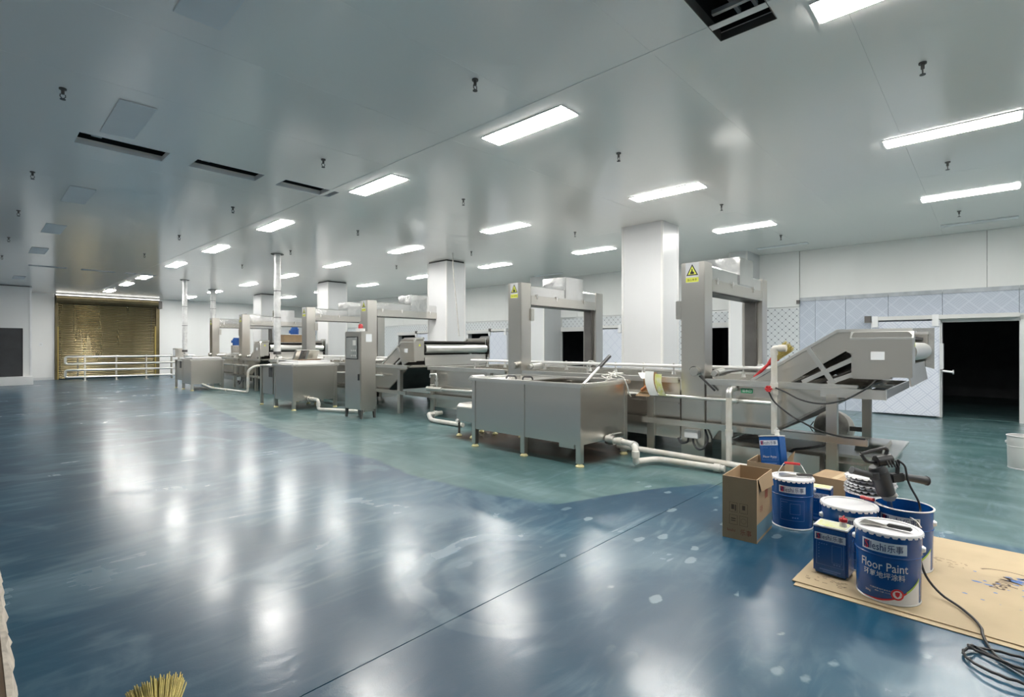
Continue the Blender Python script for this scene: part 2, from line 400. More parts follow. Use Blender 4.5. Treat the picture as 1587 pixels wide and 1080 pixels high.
# openings: a folded metal lining each, with runners inside
hl = ['dark open ceiling slot with metal runners nearest the camera, top of the photo', 'long dark ceiling slot leftmost of the three in the left ceiling',
      'dark ceiling slot in the middle of the three in the left ceiling', 'dark ceiling slot nearest the second lamp of the left lamp row', None,
      'thin far ceiling slot leftmost, before the alcove wall', 'thin far ceiling slot before the roller shutter, middle of three', 'thin far ceiling slot rightmost, beside the lamp row', None]
for h, lb in zip(HOLES, hl):
    if lb is None: continue
    x0, x1, y0, y1 = h
    if x1 == 3.45: x1 = 3.58 if y0 < 10 else 3.95
    t = thing('ceiling_opening', ((x0+x1)/2, (y0+y1)/2, CEIL), lb, 'ceiling opening', 'open slots in the ceiling')
    b = MB(); z1 = CEIL+.30; q = .004
    b.box(x0, x0+q, y0, y1, CEIL-.006, CEIL+.05).box(x1-q, x1, y0, y1, CEIL-.006, CEIL+.05).box(x0+q, x1-q, y0, y0+q, CEIL-.006, CEIL+.05).box(x0+q, x1-q, y1-q, y1, CEIL-.006, CEIL+(.035 if y0 > 5 else .07))
    b.build('metal_lining', 'plate' if y0 > 5 else 'steel_dk', t)
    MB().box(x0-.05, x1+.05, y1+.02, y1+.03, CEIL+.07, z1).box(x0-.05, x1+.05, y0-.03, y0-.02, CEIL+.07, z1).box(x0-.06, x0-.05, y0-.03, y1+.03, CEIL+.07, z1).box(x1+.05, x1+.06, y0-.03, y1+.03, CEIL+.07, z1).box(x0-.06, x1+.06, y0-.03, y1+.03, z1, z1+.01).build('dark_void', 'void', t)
    for k in range(2):
        yk = y0+(y1-y0)*(.35+.3*k)
        MB().box(x0+q, x1-q, yk-.012, yk+.012, CEIL+.14, CEIL+.165).build('runner', 'alu' if y0 < 5 else 'steel_dk', t)
    for k in range(3 if y0 < 5 else 1):
        xk = x0+(x1-x0)*(.18+.3*k)
        MB().box(xk, xk+(.03 if y0 < 5 else .09), y0+q, y1-q, CEIL+.10, CEIL+.13).build('cross_rail', 'alu' if y0 < 5 else 'plate', t)

# far wall, alcove and roller shutter
wf = thing('wall_far', (0, YF, 0), 'plain white panel wall at the far end of the hall', 'wall', kind=STR)
for a, b in ((1.55, 2.40), (6.06, 8.3), (8.3, 10.6), (10.6, XR+.1)):
    MB().box(a+.003, b-.003, YF, YF+.1, .10, CEIL).build('wall_panel', 'white_wall', wf)
    MB().box(a, b, YF-.012, YF+.1, 0, .10).build('skirting', 'skirt', wf)
MB().box(2.40, 6.06, YF, YF+.1, 3.56, CEIL).build('lintel', 'white_wall', wf)
MB().box(2.385, 2.42, YF-.02, YF, 0, 3.56).build('edge_trim', 'alu', wf)
al = thing('wall_alcove', (0, 25.4, 0), 'white boxed out wall at far left with a dark recess above a plinth', 'wall', kind=STR)
AX = 1.55; AY = 25.5
MB().box(XL, AX, AY, YF, 2.04, CEIL).build('upper_panel', 'white_wall', al)
MB().box(1.33, AX, AY, YF, .30, 2.04).build('jamb_panel', 'white_wall', al)
MB().box(XL, -.6, AY, YF, .30, 2.04).build('jamb_panel', 'white_wall', al)
MB().box(XL, AX+.03, AY-.35, YF, 0, .30).build('plinth', 'white_wall', al, bevel=.01)
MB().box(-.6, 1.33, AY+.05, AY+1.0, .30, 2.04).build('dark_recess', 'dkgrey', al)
MB().box(AX-.04, AX+.012, AY-.012, AY+.05, .30, CEIL).build('corner_trim', 'alu', al)
MB().box(XL, AX+.01, AY-.012, AY, CEIL-.03, CEIL-.001).build('shadow_gap', 'steel_dk', al)

d1 = thing('door_1', (4.2, YF, 0), 'golden metal roller shutter with ribbed slats at the far end', 'shutter door', kind=STR)
ns = 42; zt = 3.18
prof = []
for k in range(ns):
    z0 = .02+(zt-.02)*k/ns; hh = (zt-.02)/ns
    b = MB().prism([(YF-.02, z0)]+[(YF-.04-.026*math.sin(PI*q/6), z0+hh*(.02+.95*q/6)) for q in range(7)]+[(YF-.02, z0+hh*.98)], 0, 2.52, 5.94)
    b.build('slat', 'brass', d1)
MB().box(2.43, 2.53, YF-.12, YF, 0, 3.45).build('guide_rail', 'brass_dk', d1)
MB().box(2.50, 2.54, YF-.13, YF-.02, 0, 2.2).build('rail_stripe', 'stripe', d1)
MB().box(5.93, 6.06, YF-.12, YF, 0, 3.45).build('guide_rail', 'brass_dk', d1)
MB().box(5.87, 5.93, YF-.13, YF-.02, 0, 2.3).build('rail_stripe', 'stripe', d1)
MB().cyl((2.45, YF-.20, 3.33), (6.06, YF-.20, 3.33), .155, 16).build('roller_drum', 'brass_dk', d1)
MB().box(2.43, 6.0, YF-.40, YF-.34, 3.49, 3.52).build('light_strip', 'strip', d1)
MB().box(5.98, 6.12, YF-.36, YF-.05, 3.12, 3.46).build('drive_housing', 'steel_dk', d1, bevel=.01)
MB().tube([(5.75, YF-.2, 3.2), (5.72, YF-.19, 2.2), (5.70, YF-.18, 1.45)], .008, 6).build('hand_chain', 'steel_dk', d1)

sw = thing('wall_switch', (2.0, YF, 1.6), 'small white wall switch beside the roller shutter', 'switch')
MB().box(1.95, 2.06, YF-.018, YF, 1.40, 1.52).build('switch_plate', 'plate', sw, bevel=.004)
MB().box(1.98, 2.03, YF-.024, YF-.018, 1.43, 1.49).build('switch_rocker', 'white', sw)

# right wall
DOORS = [(-.38, .69), (4.60, 5.75), (8.72, 10.12), (13.22, 14.5), (17.6, 19.1)]
DZ = 1.86
wr = thing('wall_right', (XR, 0, 0), 'white upper wall above patterned insulated cold room panels', 'wall', kind=STR)
edges = [YB]
joints = [-2.6, -1.4, -.38, .69, 1.55, 2.3, 2.88, 3.2, 4.60, 5.75, 6.7, 7.7, 8.72, 10.12, 11.1, 12.1, 13.22, 14.5, 15.5, 16.6, 17.6, 19.1, 20.5, 22, 23.5, 25, 26.6, YF]
edges += joints
for a, b in zip(edges[:-1], edges[1:]):
    top = 2.46 if b <= 3.21 else 2.29
    isdoor = any(abs(a-d[0]) < .01 and abs(b-d[1]) < .01 for d in DOORS)
    MB().box(XR, XR+.12, a+.003, b-.003, DZ if isdoor else 0, top).build('insulated_panel', 'lat_fine' if b <= 3.21 else 'lat_dot', wr)
    if b <= 3.21: MB().box(XR-.02, XR+.1, a+.002, b-.002, 2.42, 2.50).build('cover_strip', 'strip_film', wr)
    else: MB().box(XR-.008, XR+.1, a+.002, b-.002, 2.265, 2.30).build('cover_strip', 'alu', wr)
up = [YB, -3.1, .05, 3.19, 6.3, 9.4, 12.5, 15.6, 18.7, 21.8, 24.9, YF]
for a, b in zip(up[:-1], up[1:]):
    MB().box(XR-.01-(.05 if a > 3 else 0), XR+.1, a+.003, b-.003, 2.46 if b <= 3.2 else 2.30, CEIL).build('upper_panel', 'white_wall', wr)
MB().box(XR-.14, XR-.06, 3.17, 3.23, 2.36, 2.44).build('panel_bracket', 'steel_dk', wr)
MB().box(XR+.12, XR+6, YB, YF, -.05, .004).build('cold_room_floor', 'floor', wr)
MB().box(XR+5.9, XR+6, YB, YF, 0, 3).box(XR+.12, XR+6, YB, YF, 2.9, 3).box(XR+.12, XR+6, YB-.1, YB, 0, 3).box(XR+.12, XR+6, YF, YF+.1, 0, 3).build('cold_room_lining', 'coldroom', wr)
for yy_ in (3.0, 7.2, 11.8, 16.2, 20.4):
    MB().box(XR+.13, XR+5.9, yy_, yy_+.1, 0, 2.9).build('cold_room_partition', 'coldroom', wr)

def cold_door(n, y0, y1, ly0, ly1, label):
    d = thing('door_%d' % n, (XR, (y0+y1)/2, 0), label, 'cold room door', kind=STR)
    f = .09
    for a in (y0-f, y1): MB().box(XR-.05, XR+.14, a, a+f, 0, DZ+.02).box(XR-.065, XR, a+.02, a+f-.02, 0, DZ+.02).build('door_frame', 'alu', d)
    MB().box(XR-.05, XR+.14, y0-f, y1+f, DZ, DZ+.13).box(XR-.07, XR, y0-f, y1+f, DZ+.03, DZ+.06).box(XR-.07, XR, y0-f, y1+f, DZ+.09, DZ+.11).build('door_frame', 'white', d)
    if ly1 > ly0:
        MB().box(XR-.22, XR-.12, ly0, ly1, .03, DZ+.03).build('door_leaf', 'lat_door', d, bevel=.006)
        e = .012
        MB().box(XR-.225, XR-.115, ly0-e, ly0, .03, DZ+.04).box(XR-.225, XR-.115, ly1, ly1+e, .03, DZ+.04).build('leaf_edging', 'alu', d)
        MB().box(XR-.24, XR-.02, min(ly0, y0)+.0, max(ly1, y1) if ly0 > y0 else ly1+.2, DZ+.06, DZ+.14).build('sliding_track', 'white', d, bevel=.006)
        for q in (ly0+.06, ly1-.06): MB().box(XR-.26, XR-.20, q-.05, q+.05, DZ-.08, DZ+.15).build('track_hanger', 'alu', d, bevel=.005)
        hy = ly0-.03 if ly0 > y0 else ly1+.03
        MB().box(XR-.26, XR-.10, hy-.03, hy+.02, .95, 1.45).build('edge_handle', 'alu', d, bevel=.005)
        if n == 1:
            MB().cyl((XR-.2, hy, .92), (XR-.2, hy-.16, .90), .022, 10).cyl((XR-.2, hy-.16, .90), (XR-.2, hy-.18, .90), .042, 12).build('pull_knob', 'alu', d)
            MB().box(XR-.27, XR-.20, ly1+.01, ly1+.12, DZ+.02, DZ+.16).build('end_stop', 'steel_dk', d)
        else:
            MB().box(XR-.3, XR-.2, ly1-.12, ly1-.06, DZ+.05, DZ+.16).build('hanger_wheel', 'steel_dk', d)
    return d
cold_door(1, *DOORS[0], .72, 1.80, 'white patterned sliding cold room door pushed open at the right edge')
cold_door(2, *DOORS[1], 0, 0, 'dark open cold room doorway behind the nearest gantry')
cold_door(3, *DOORS[2], 7.72, 8.70, 'open cold room door with pale blue leaf behind the second gantry')
cold_door(4, *DOORS[3], 12.3, 13.2, 'pale blue sliding cold room door right of the column with a hose')
cold_door(5, *DOORS[4], 16.55, 17.6, 'far cold room doorway seen under the third gantry')

wl = MB().box(XL-.1, XL, YB, YF, 0, CEIL).build('wall_left', 'white_wall'); tag(wl, 'plain white wall along the left side of the hall', 'wall', kind=STR)
wb = MB().box(XL, XR, YB-.1, YB, 0, CEIL).build('wall_back', 'white_wall'); tag(wb, 'plain white wall behind the viewpoint', 'wall', kind=STR)

# columns
def column(x0, x1, y0, y1, label, gap=True):
    c = thing('column', ((x0+x1)/2, (y0+y1)/2, 0), label, 'column', 'white clad columns', STR)
    g = .035 if gap else .0
    MB().box(x0, x1, y0, y1, 0, CEIL-g).build('cladding', 'col', c)
    for x in (x0, x1):
        for y in (y0, y1):
            MB().box(x-.006 if x == x0 else x-.034, x+.034 if x == x0 else x+.006, y-.006 if y == y0 else y-.034, y+.034 if y == y0 else y+.006, 0, CEIL-g-.002).build('corner_trim', 'white', c)
    if gap: MB().box(x0+.02, x1-.02, y0+.02, y1-.02, CEIL-g, CEIL).build('shadow_gap', 'black', c)
    MB().box(x0-.015, x1+.015, y0-.015, y1+.015, 0, .10).build('skirting', 'skirt', c)
column(8.20, 8.80, 4.13, 4.93, 'white clad column nearest the camera, behind the first tank', False)
column(8.18, 8.80, 9.93, 10.69, 'white clad column with a thin hose hanging in front')
column(8.18, 8.86, 16.08, 16.84, 'third white column back, above the control cabinet')
column(8.28, 8.86, 22.03, 22.87, 'farthest white column in the row')
column(12.15, XR, 4.05, 4.46, 'white pilaster by the nearest cold room doorway', False)
column(12.15, XR, 10.05, 10.62, 'white pilaster seen under the second gantry', False)

# ------------------------------------------------------------------ ceiling fittings
ROWS = {'left': (3.78, [-2.7, .31, 3.34, 6.04, 9.42, 12.65, 15.85, 19.5, 22.1, 25.3]),
        'middle': (6.75, [-2.7, .31, 3.34, 6.52, 9.64, 12.8, 15.9, 19.1, 22.7, 26.05]),
        'right': (9.72, [-2.7, .23, 3.30, 6.58, 9.77, 13.1, 16.2, 19.5, 22.8, 26])}
first = None
for rn, (x, ys) in ROWS.items():
    for i, y in enumerate(ys):
        lb = '%s lit panel lamp of the %s ceiling row counted from the near end' % (ORD[i], rn)
        if first is None:
            t = thing('panel_lamp', (x, y, CEIL), lb, 'ceiling lamp', 'lit ceiling lamps')
            MB().box(x-.135, x+.135, y-.53, y+.53, CEIL-.008, CEIL-.001).build('lamp_housing', 'white', t)
            MB().box(x-.122, x+.122, y-.515, y+.515, CEIL-.013, CEIL-.0085).build('diffuser', 'lamp', t)
            first = t
        else:
            t = copy_tree(first); t.location = (x, y, CEIL); t['label'] = lb

first = None; k = 0
for i, (x, y0, y1) in enumerate([(1.04, 2.75, 3.85), (1.04, 5.56, 6.55), (1.07, 9.05, 10.1), (1.07, 12.15, 13.15), (1.08, 15.3, 16.3), (1.08, 22, 23)]):
    lb = '%s pale blank cover plate on the left ceiling counted from the near end' % ORD[i]
    t = MB().box(x-.14, x+.14, y0, y1, CEIL-.012, CEIL-.002).build('cover_plate', 'plate', bevel=.003)
    tag(t, lb, 'cover plate', 'blank cover plates on the ceiling')

for i, y in enumerate([.16, 3.3, 9.8]):
    t = MB().box(11.95, 12.15, y-.5, y+.5, CEIL-.014, CEIL-.002).build('unlit_lamp', 'plate', bevel=.003)
    tag(t, '%s unlit strip lamp on the ceiling close to the right wall' % ORD[i], 'ceiling lamp', 'unlit lamps by the right wall')
first = None
SPR = {'far left': (.54, [5.7, 8.7, 11.35, 14.3, 17.3]), 'left': (2.82, [3.06, 5.66, 8.63, 11.6, 14.5]), 'middle': (5.0, [.38, 3.05, 5.68, 8.67, 11.6, 14.6]), 'right': (7.9, [.37, 3.01, 5.77, 8.7, 11.7]), 'far right': (10.9, [.37, 3.0, 5.8])}
for rn, (x, ys) in SPR.items():
    for i, y in enumerate(ys):
        lb = '%s small hanging sprinkler head of the %s ceiling line' % (ORD[i], rn)
        if first is None:
            t = thing('sprinkler_head', (x, y, CEIL), lb, 'sprinkler', 'sprinkler heads')
            MB().cyl((x, y, CEIL), (x, y, CEIL-.012), .026, 14).build('escutcheon', 'steel_dk', t)
            MB().cyl((x, y, CEIL-.012), (x, y, CEIL-.05), .012, 8).tube([(x-.016, y, CEIL-.05), (x-.018, y, CEIL-.07), (x, y, CEIL-.09), (x+.018, y, CEIL-.07), (x+.016, y, CEIL-.05)], .004, 6).build('frame_arm', 'steel_dk', t)
            MB().cyl((x, y, CEIL-.09), (x, y, CEIL-.095), .02, 12).build('deflector', 'dkgrey', t)
            first = t
        else:
            t = copy_tree(first); t.location = (x, y, CEIL); t['label'] = lb

# foil wrapped pipe drops
def drop(x, y, r, z0, label, ring=True):
    t = thing('pipe_drop', (x, y, CEIL), label, 'pipe', 'wrapped pipes dropping from the ceiling')
    n = 22; prof = []
    for i in range(n+1):
        z = z0+(CEIL-z0)*i/n; prof.append((r*(1+random.uniform(-.07, .09)), z-0))
    MB().lathe([(a, b) for a, b in prof], (x, y, 0), 14, True, True).build('foil_jacket', 'foil', t)
    MB().lathe([(r*1.9, CEIL-.012), (r*1.9, CEIL-.001), (r*.8, CEIL-.001)], (x, y, 0), 18).build('ceiling_collar', 'steel_dk', t)
    MB().cyl((x, y, z0-.05), (x, y, z0+.02), r*1.15, 12).build('end_band', 'steel_dk', t)
    for q in (.35, .62): MB().cyl((x, y, z0+(CEIL-z0)*q), (x, y, z0+(CEIL-z0)*q+.012), r*1.12, 14).build('tie_band', 'dkgrey', t)
    if ring:
        MB().cyl((x, y, z0-.05), (x, y, 1.0), r*.35, 8).build('lower_pipe', 'chrome', t)
        MB().cyl((x-.06, y, z0-.13), (x+.10, y, z0-.13), .03, 8).box(x-.02, x+.02, y-.13, y+.06, z0-.12, z0-.09).build('valve', 'chrome', t)
drop(4.98, 12.28, .075, 1.25, 'thick foil wrapped pipe dropping to the middle tank')
drop(4.86, 19.35, .07, 1.25, 'foil wrapped pipe dropping to the farthest tank')
drop(6.45, 21.9, .09, 2.43, 'short foil wrapped pipe above the farthest gantry', False)
hz = MB().tube([(7.72, 9.15, CEIL), (7.71, 9.10, 3.0), (7.70, 8.98, 2.3), (7.66, 8.85, 1.62)], .011, 6).build('hanging_hose', 'dust')
tag(hz, 'thin grey hose hanging from the ceiling before the second column', 'hose')

# ------------------------------------------------------------------ washing line (built once, repeated down the hall)
P = 7.75
XN, XF = 6.20, 8.10            # near and far faces of the trough
def trough(o, label):
    t = thing('wash_trough', (7.1, 5+o, 0), label, 'wash trough', 'stainless wash troughs')
    poly = [(8.02, .22), (8.02, .97), (1.02, .97), (1.02, .93), (1.74, .45), (2.35, .45), (2.5, .22)]
    MB().prism([(a+o, b) for a, b in poly], 0, XF, XF+.02).build('side_wall', 'steel_h', t)
    for seg in ([(2.545, .22), (2.545, .97), (1.02, .97), (1.02, .93), (1.74, .45), (2.35, .45), (2.5, .22)], [(2.885, .22), (5.56, .22), (5.56, .97), (2.885, .97)], [(5.945, .22), (8.0, .22), (8.0, .97), (5.945, .97)]):
        MB().prism([(a+o, b) for a, b in seg], 0, XN, XN+.02).build('side_wall', 'steel_h', t)
    MB().prism([(1.74+o, .45), (1.02+o, .93), (1.02+o, .95), (1.76+o, .47)], 0, XN, XF+.02).box(XN, XF, 1.74+o, 2.4+o, .44, .46).build('sloped_floor', 'steel_dk', t)  # dark steel: the shade under the sloped end is put into its colour
    MB().box(XN+.26, XF, 2.4+o, 8.0+o, .22, .60).build('lower_body', 'steel_h', t)
    MB().box(XN+.02, XF, 8.0+o, 8.02+o, .22, .97).build('end_wall', 'steel_h', t)
    MB().box(XN+.26, XF-.01, 2.5+o, 7.9+o, .80, .82).build('water', 'water', t)
    for a, c_ in ((.98, 2.545), (2.885, 5.56), (5.945, 8.06)): MB().box(XN-.05, XN+.025, a+o, c_+o, .97, 1.0).box(XN-.05, XN-.035, a+o, c_+o, .93, .97).build('rim', 'chrome', t, bevel=.006)
    MB().box(XF-.04, XF+.07, .98+o, 8.06+o, .97, 1.0).build('rim', 'chrome', t, bevel=.006)
    MB().box(XN+.025, XF-.04, 8.0+o, 8.06+o, .97, 1.0).build('rim', 'chrome', t, bevel=.006)
    for y in (7.93, 6.35, 4.7, 3.28, 2.30):
        MB().box(XN-.035, XN, y-.05+o, y+.05+o, 0, .97).build('leg', 'steel', t)
    for y in (7.93, 5.0, 2.30):
        MB().box(XF+.02, XF+.06, y-.05+o, y+.05+o, 0, .97).build('leg', 'steel', t)
    [MB().box(XN-.012, XN, a+o, c_+o, z, z+.018).build('stiffener', 'steel_h', t) for a, c_ in ((2.9, 5.55), (5.95, 7.88)) for z in (.66, .73)]
    for y in (1.20,): MB().box(XN-.105, XN-.025, y-.05+o, y+.05+o, 0, .90).build('leg', 'steel', t, bevel=.004)
    # long low beam and water pipe in front
    MB().box(XN-.16, XN-.09, .88+o, 8.60+o, .405, .475).build('front_beam', 'steel_h', t, bevel=.006)
    for y in (1.2, 3.3, 6.3): MB().box(XN-.10, XN, y+o, y+.05+o, .41, .47).build('beam_bracket', 'steel', t)
    MB().tube([(XN-.12, 1.74+o, .765), (XN-.12, 5.2+o, .765)], .021, 10).build('water_pipe', 'chrome', t)
    MB().cyl((XN-.12, 2.13+o, .765), (XN-.12, 2.21+o, .765), .034, 10).cyl((XN-.12, 2.17+o, .765), (XN-.12, 2.17+o, .83), .012, 8).build('pipe_valve', 'chrome', t)
    MB().tube([(XN-.12, 5.6+o, .60), (XN-.12, 7.55+o, .58)], .026, 10).build('water_pipe', 'chrome', t)
    MB().cyl((XN-.13, 7.5+o, .58), (XN-.13, 7.95+o, .58), .045, 12).tube([(XN-.13, 7.66+o, .58), (XN-.13, 7.66+o, .86), (XN-.13, 7.86+o, .86), (XN-.13, 7.86+o, .79)], .018, 8, .04).cyl((XN-.13, 7.66+o, .66), (XN-.13, 7.66+o, .72), .032, 8).cyl((XN-.13, 7.66+o, .76), (XN-.13, 7.66+o, .79), .03, 8).cyl((XN-.22, 7.74+o, .66), (XN-.06, 7.74+o, .66), .012, 8).build('valve_stack', 'chrome', t)
    # spray rail on short posts with nozzles
    MB().tube([(6.62, 1.86+o, 1.125), (6.62, 7.3+o, 1.125)], .024, 10).build('spray_rail', 'white', t)
    for k in range(11):
        y = 2.25+k*.46+o
        MB().cyl((6.62, y, 1.125), (6.62, y, 1.03), .012, 8).cyl((6.62, y, 1.05), (6.62, y, 1.01), .022, 8, .03).cyl((6.62, y, 1.14), (6.62, y, 1.16), .015, 8).build('nozzle', 'chrome', t)
    for y in (2.0, 4.6, 7.2): MB().cyl((6.62, y+o, .60), (6.62, y+o, 1.11), .014, 8).build('rail_post', 'chrome', t)
    return t
tr1 = trough(0, 'long stainless wash trough behind the nearest tank')
for k, lb in ((1, 'stainless wash trough behind the control cabinet and middle tank'), (2, 'farthest stainless wash trough behind the small far tank')):
    t = copy_tree(tr1); t.location.y += k*P; t['label'] = lb

def gantry(yg, label, near):
    t = thing('gantry_hood', (7.35, yg, 0), label, 'gantry', 'stainless gantries over the wash line')
    y0, y1 = yg-.15, yg+.15
    MB().box(XN-.01, XN+.235, y0, y1, 0, 2.445).build('post', 'steel', t, bevel=.006)
    MB().box(8.36, 8.60, y0, y1, 0, 2.43).build('post', 'steel', t, bevel=.006)
    MB().box(8.30, 8.362, y0+.08, y1-.06, 0, 2.08).build('guide_slot', 'steel_dk', t)
    MB().box(XN+.235, 8.36, y0+.0, y1-.02, 2.09, 2.245).build('beam', 'steel_h', t, bevel=.006)
    MB().box(XN+.26, 8.33, y0+.03, y1-.05, 2.075, 2.092).build('beam_underside', 'steel_dk', t)
    MB().prism([(y0+.012, 2.247), (y0+.012, 2.40), (y0+.05, 2.425), (y1-.03, 2.425), (y1-.03, 2.247)], 0, XN+.24, 8.36).build('lid', 'film', t)
    for x in (6.58, 7.12, 7.95):
        MB().box(x-.012, x+.012, y0-.014, y0, 2.19, 2.27).box(x-.02, x+.02, y0-.02, y0-.005, 2.225, 2.245).build('toggle_latch', 'chrome', t)
    MB().box(7.38, 7.93, y0-.005, y0+.54, 2.26, 2.65).build('motor_box', 'film', t, bevel=.008)
    if near: MB().box(XN-.0, XN+.14, y1, y1+.08, 1.74, 1.97).build('switch_box', 'steel', t, bevel=.005)
    else: MB().box(XN+.20, XN+.29, y0-.03, y0+.12, 1.82, 2.02).build('switch_box', 'steel', t, bevel=.005)
    # warning sign on the aisle face
    pl = plane((XN-.0125, yg+.005, 2.315), (0, -1, 0), (0, 0, 1)); p2 = plane((XN-.0135, yg+.005, 2.315), (0, -1, 0), (0, 0, 1)); p3 = plane((XN-.0145, yg+.005, 2.315), (0, -1, 0), (0, 0, 1)); p4 = plane((XN-.0155, yg+.005, 2.315), (0, -1, 0), (0, 0, 1))
    s = MB().grid(-.085, .085, -.125, .125, 1, 1, pl).build('warning_sign', 'print_w', t)
    MB().add([p2(-.076, -.035), p2(.076, -.035), p2(0, .108)], [(0, 1, 2)]).build('sign_triangle', 'black', s)
    MB().add([p3(-.056, -.023), p3(.056, -.023), p3(0, .083)], [(0, 1, 2)]).build('sign_field', 'yellow', s)
    MB().add([p4(-.026, -.018), p4(.022, -.018), p4(.026, .006), p4(.008, .014), p4(.004, .046), p4(-.006, .05), p4(-.01, .02), p4(-.022, .008)], [tuple(range(8))]).build('hand_pictogram', 'black', s)
    MB().grid(-.082, .082, -.118, -.06, 1, 1, p2).build('sign_band', 'yellow', s)
    b = MB(); put_text(b, '当心夹手', .03, 0, -.089, p3); b.build('lettering', 'black', s)
    # cross roller and its drive at the post foot
    MB().cyl((XN+.28, y0-.06, 1.075), (8.12, y0-.06, 1.075), .027, 12).build('cross_roller', 'chrome', t)
    MB().cyl((8.06, y0-.06, 1.075), (8.14, y0-.06, 1.075), .055, 14).build('roller_end', 'white', t)
    MB().cyl((XN-.02, yg-.02, 1.085), (XN-.006, yg-.02, 1.085), .062, 20).build('post_hole', 'void', t)
    MB().cyl((XN-.10, yg-.05, 1.085), (XN-.012, yg-.05, 1.085), .056, 20).build('shaft_cover', 'steel_h', t)
    MB().cyl((XN+.16, y0-.07, 1.06), (XN+.42, y0-.07, 1.07), .05, 14).cyl((XN+.42, y0-.07, 1.07), (XN+.60, y0-.07, 1.075), .036, 12).cyl((XN+.10, y0-.07, 1.06), (XN+.16, y0-.07, 1.06), .035, 12).build('drive_cylinder', 'chrome', t)
    # junction box low on the post
    MB().box(XN-.10, XN-.012, yg-.10, yg+.07, .26, .36).build('junction_box', 'plate', t, bevel=.006)
    MB().tube([(XN-.06, yg-.03, .26), (XN-.06, yg-.03, .20), (XN-.10, yg-.10, .13), (XN-.10, yg-.18, .15), (XN-.06, yg-.22, .26), (XN-.04, yg-.17, .38)], .013, 7, .05).tube([(XN-.06, yg+.03, .26), (XN-.06, yg+.04, .20), (XN-.06, yg+.13, .17), (XN-.03, yg+.18, .23)], .013, 7, .04).build('conduit', 'dkgrey', t)
    return t
g1 = gantry(2.715, 'stainless gantry nearest the camera, left of the inclined conveyor', True)
g2 = gantry(5.755, 'stainless gantry rising behind the nearest tank', False)
for src, k, lb in ((g1, 1, 'stainless gantry standing directly behind the control cabinet'), (g2, 1, 'stainless gantry left of the control cabinet, behind the middle tank'),
                   (g1, 2, 'far stainless gantry left of the thick foil wrapped pipe'), (g2, 2, 'farthest stainless gantry, leftmost of all')):
    t = copy_tree(src); t.location.y += k*P; t['label'] = lb

def conveyor(o, label):
    t = thing('inclined_conveyor', (7.1, 1.2+o, 0), label, 'conveyor', 'inclined discharge conveyors')
    band = [(2.02, .985), (1.16, 1.545), (.56, 1.545), (.56, 1.30), (1.02, 1.30), (1.10, 1.345), (1.64, .985)]
    for x in (XN+.04, XF-.13):
        MB().prism([(a+o, b) for a, b in band], 0, x, x+.015).build('side_plate', 'steel', t)
        MB().bar((x+.005, 2.03+o, 1.0), (x+.005, 1.165+o, 1.56), .05, .03).bar((x+.005, 1.18+o, 1.557), (x+.005, .55+o, 1.557), .05, .03).build('top_flange', 'chrome', t)
        MB().bar((x, 1.50+o, 1.005), (x, 1.02+o, 1.27), .035, .045).bar((x, 1.26+o, 1.005), (x, .96+o, 1.14), .035, .045).build('frame_rail', 'chrome', t)
        MB().bar((x-.012, 1.44+o, 1.37), (x-.012, 1.20+o, 1.0), .03, .05).build('brace', 'chrome', t)
    MB().prism([(1.96+o, .985), (1.16+o, 1.50), (.60+o, 1.50), (.60+o, 1.47), (1.14+o, 1.47), (1.90+o, .985)], 0, XN+.06, XF-.13).build('mesh_belt', 'belt', t)
    for k in range(6):
        q = k/6; MB().box(XN+.07, XF-.14, 1.90-.74*q+o, 1.92-.74*q+o, 1.03+.49*q, 1.09+.49*q).build('flight', 'steel', t)
    MB().prism([(1.62+o, .985), (1.0+o, 1.30), (1.0+o, 1.28), (1.58+o, .985)], 0, XN+.06, XF-.13).prism([(1.40+o, .985), (.98+o, 1.19), (.98+o, 1.17), (1.36+o, .985)], 0, XN+.06, XF-.13).build('return_belt', 'belt', t)
    MB().cyl((XN+.10, .62+o, 1.34), (XF-.10, .62+o, 1.34), .10, 20).build('head_roller', 'chrome', t)
    MB().box(XN+.08, XF-.1, .60+o, 1.0+o, 1.185, 1.21).box(XN+.08, XF-.1, .585+o, .60+o, 1.165, 1.215).build('discharge_edge', 'steel', t)
    MB().prism([(.585+o, 1.17), (.60+o, 1.17), (.575+o, 1.0), (.56+o, 1.0)], 0, XN+.10, XF-.1).build('discharge_chute', 'steel', t)
    # motor cover on the aisle side with sloping lid
    MB().prism([(.53+o, 1.10), (.53+o, 1.50), (.56+o, 1.535), (.99+o, 1.535), (1.01+o, 1.49), (1.01+o, 1.10)], 0, XN-.20, XN+.05).build('motor_cover', 'steel', t, bevel=.006)
    MB().prism([(XN-.208, 1.46), (XN-.208, 1.475), (XN-.15, 1.54), (XN+.05, 1.545), (XN+.05, 1.53), (XN-.14, 1.525)], 1, .52+o, 1.02+o).build('cover_lid', 'chrome', t)
    MB().box(XN-.18, XN-.02, .70+o, 1.0+o, 1.075, 1.10).build('cover_foot', 'steel', t)
    MB().box(XN-.206, XN-.20, .74+o, .85+o, 1.265, 1.345).build('name_plate', 'plate', t)
    pz = plane((XN-.07, .5215+o, 1.42), (1, 0, 0), (0, 0, 1)); MB().add([pz(-.03, -.025), pz(.03, -.025), pz(0, .028)], [(0, 1, 2)]).build('warning_triangle', 'yellow', t)
    # cover plate on the far side
    MB().prism([(.50+o, 1.12), (.50+o, 1.62), (.78+o, 1.62), (1.10+o, 1.36), (1.10+o, 1.30)], 0, XF-.06, XF-.04).build('end_shield', 'film', t)
    MB().cyl((XF-.14, .62+o, 1.34), (XF-.06, .62+o, 1.34), .06, 14).build('bearing', 'steel_dk', t)
    return t
c1 = conveyor(0, 'inclined mesh belt conveyor with square motor cover above the paint pails')
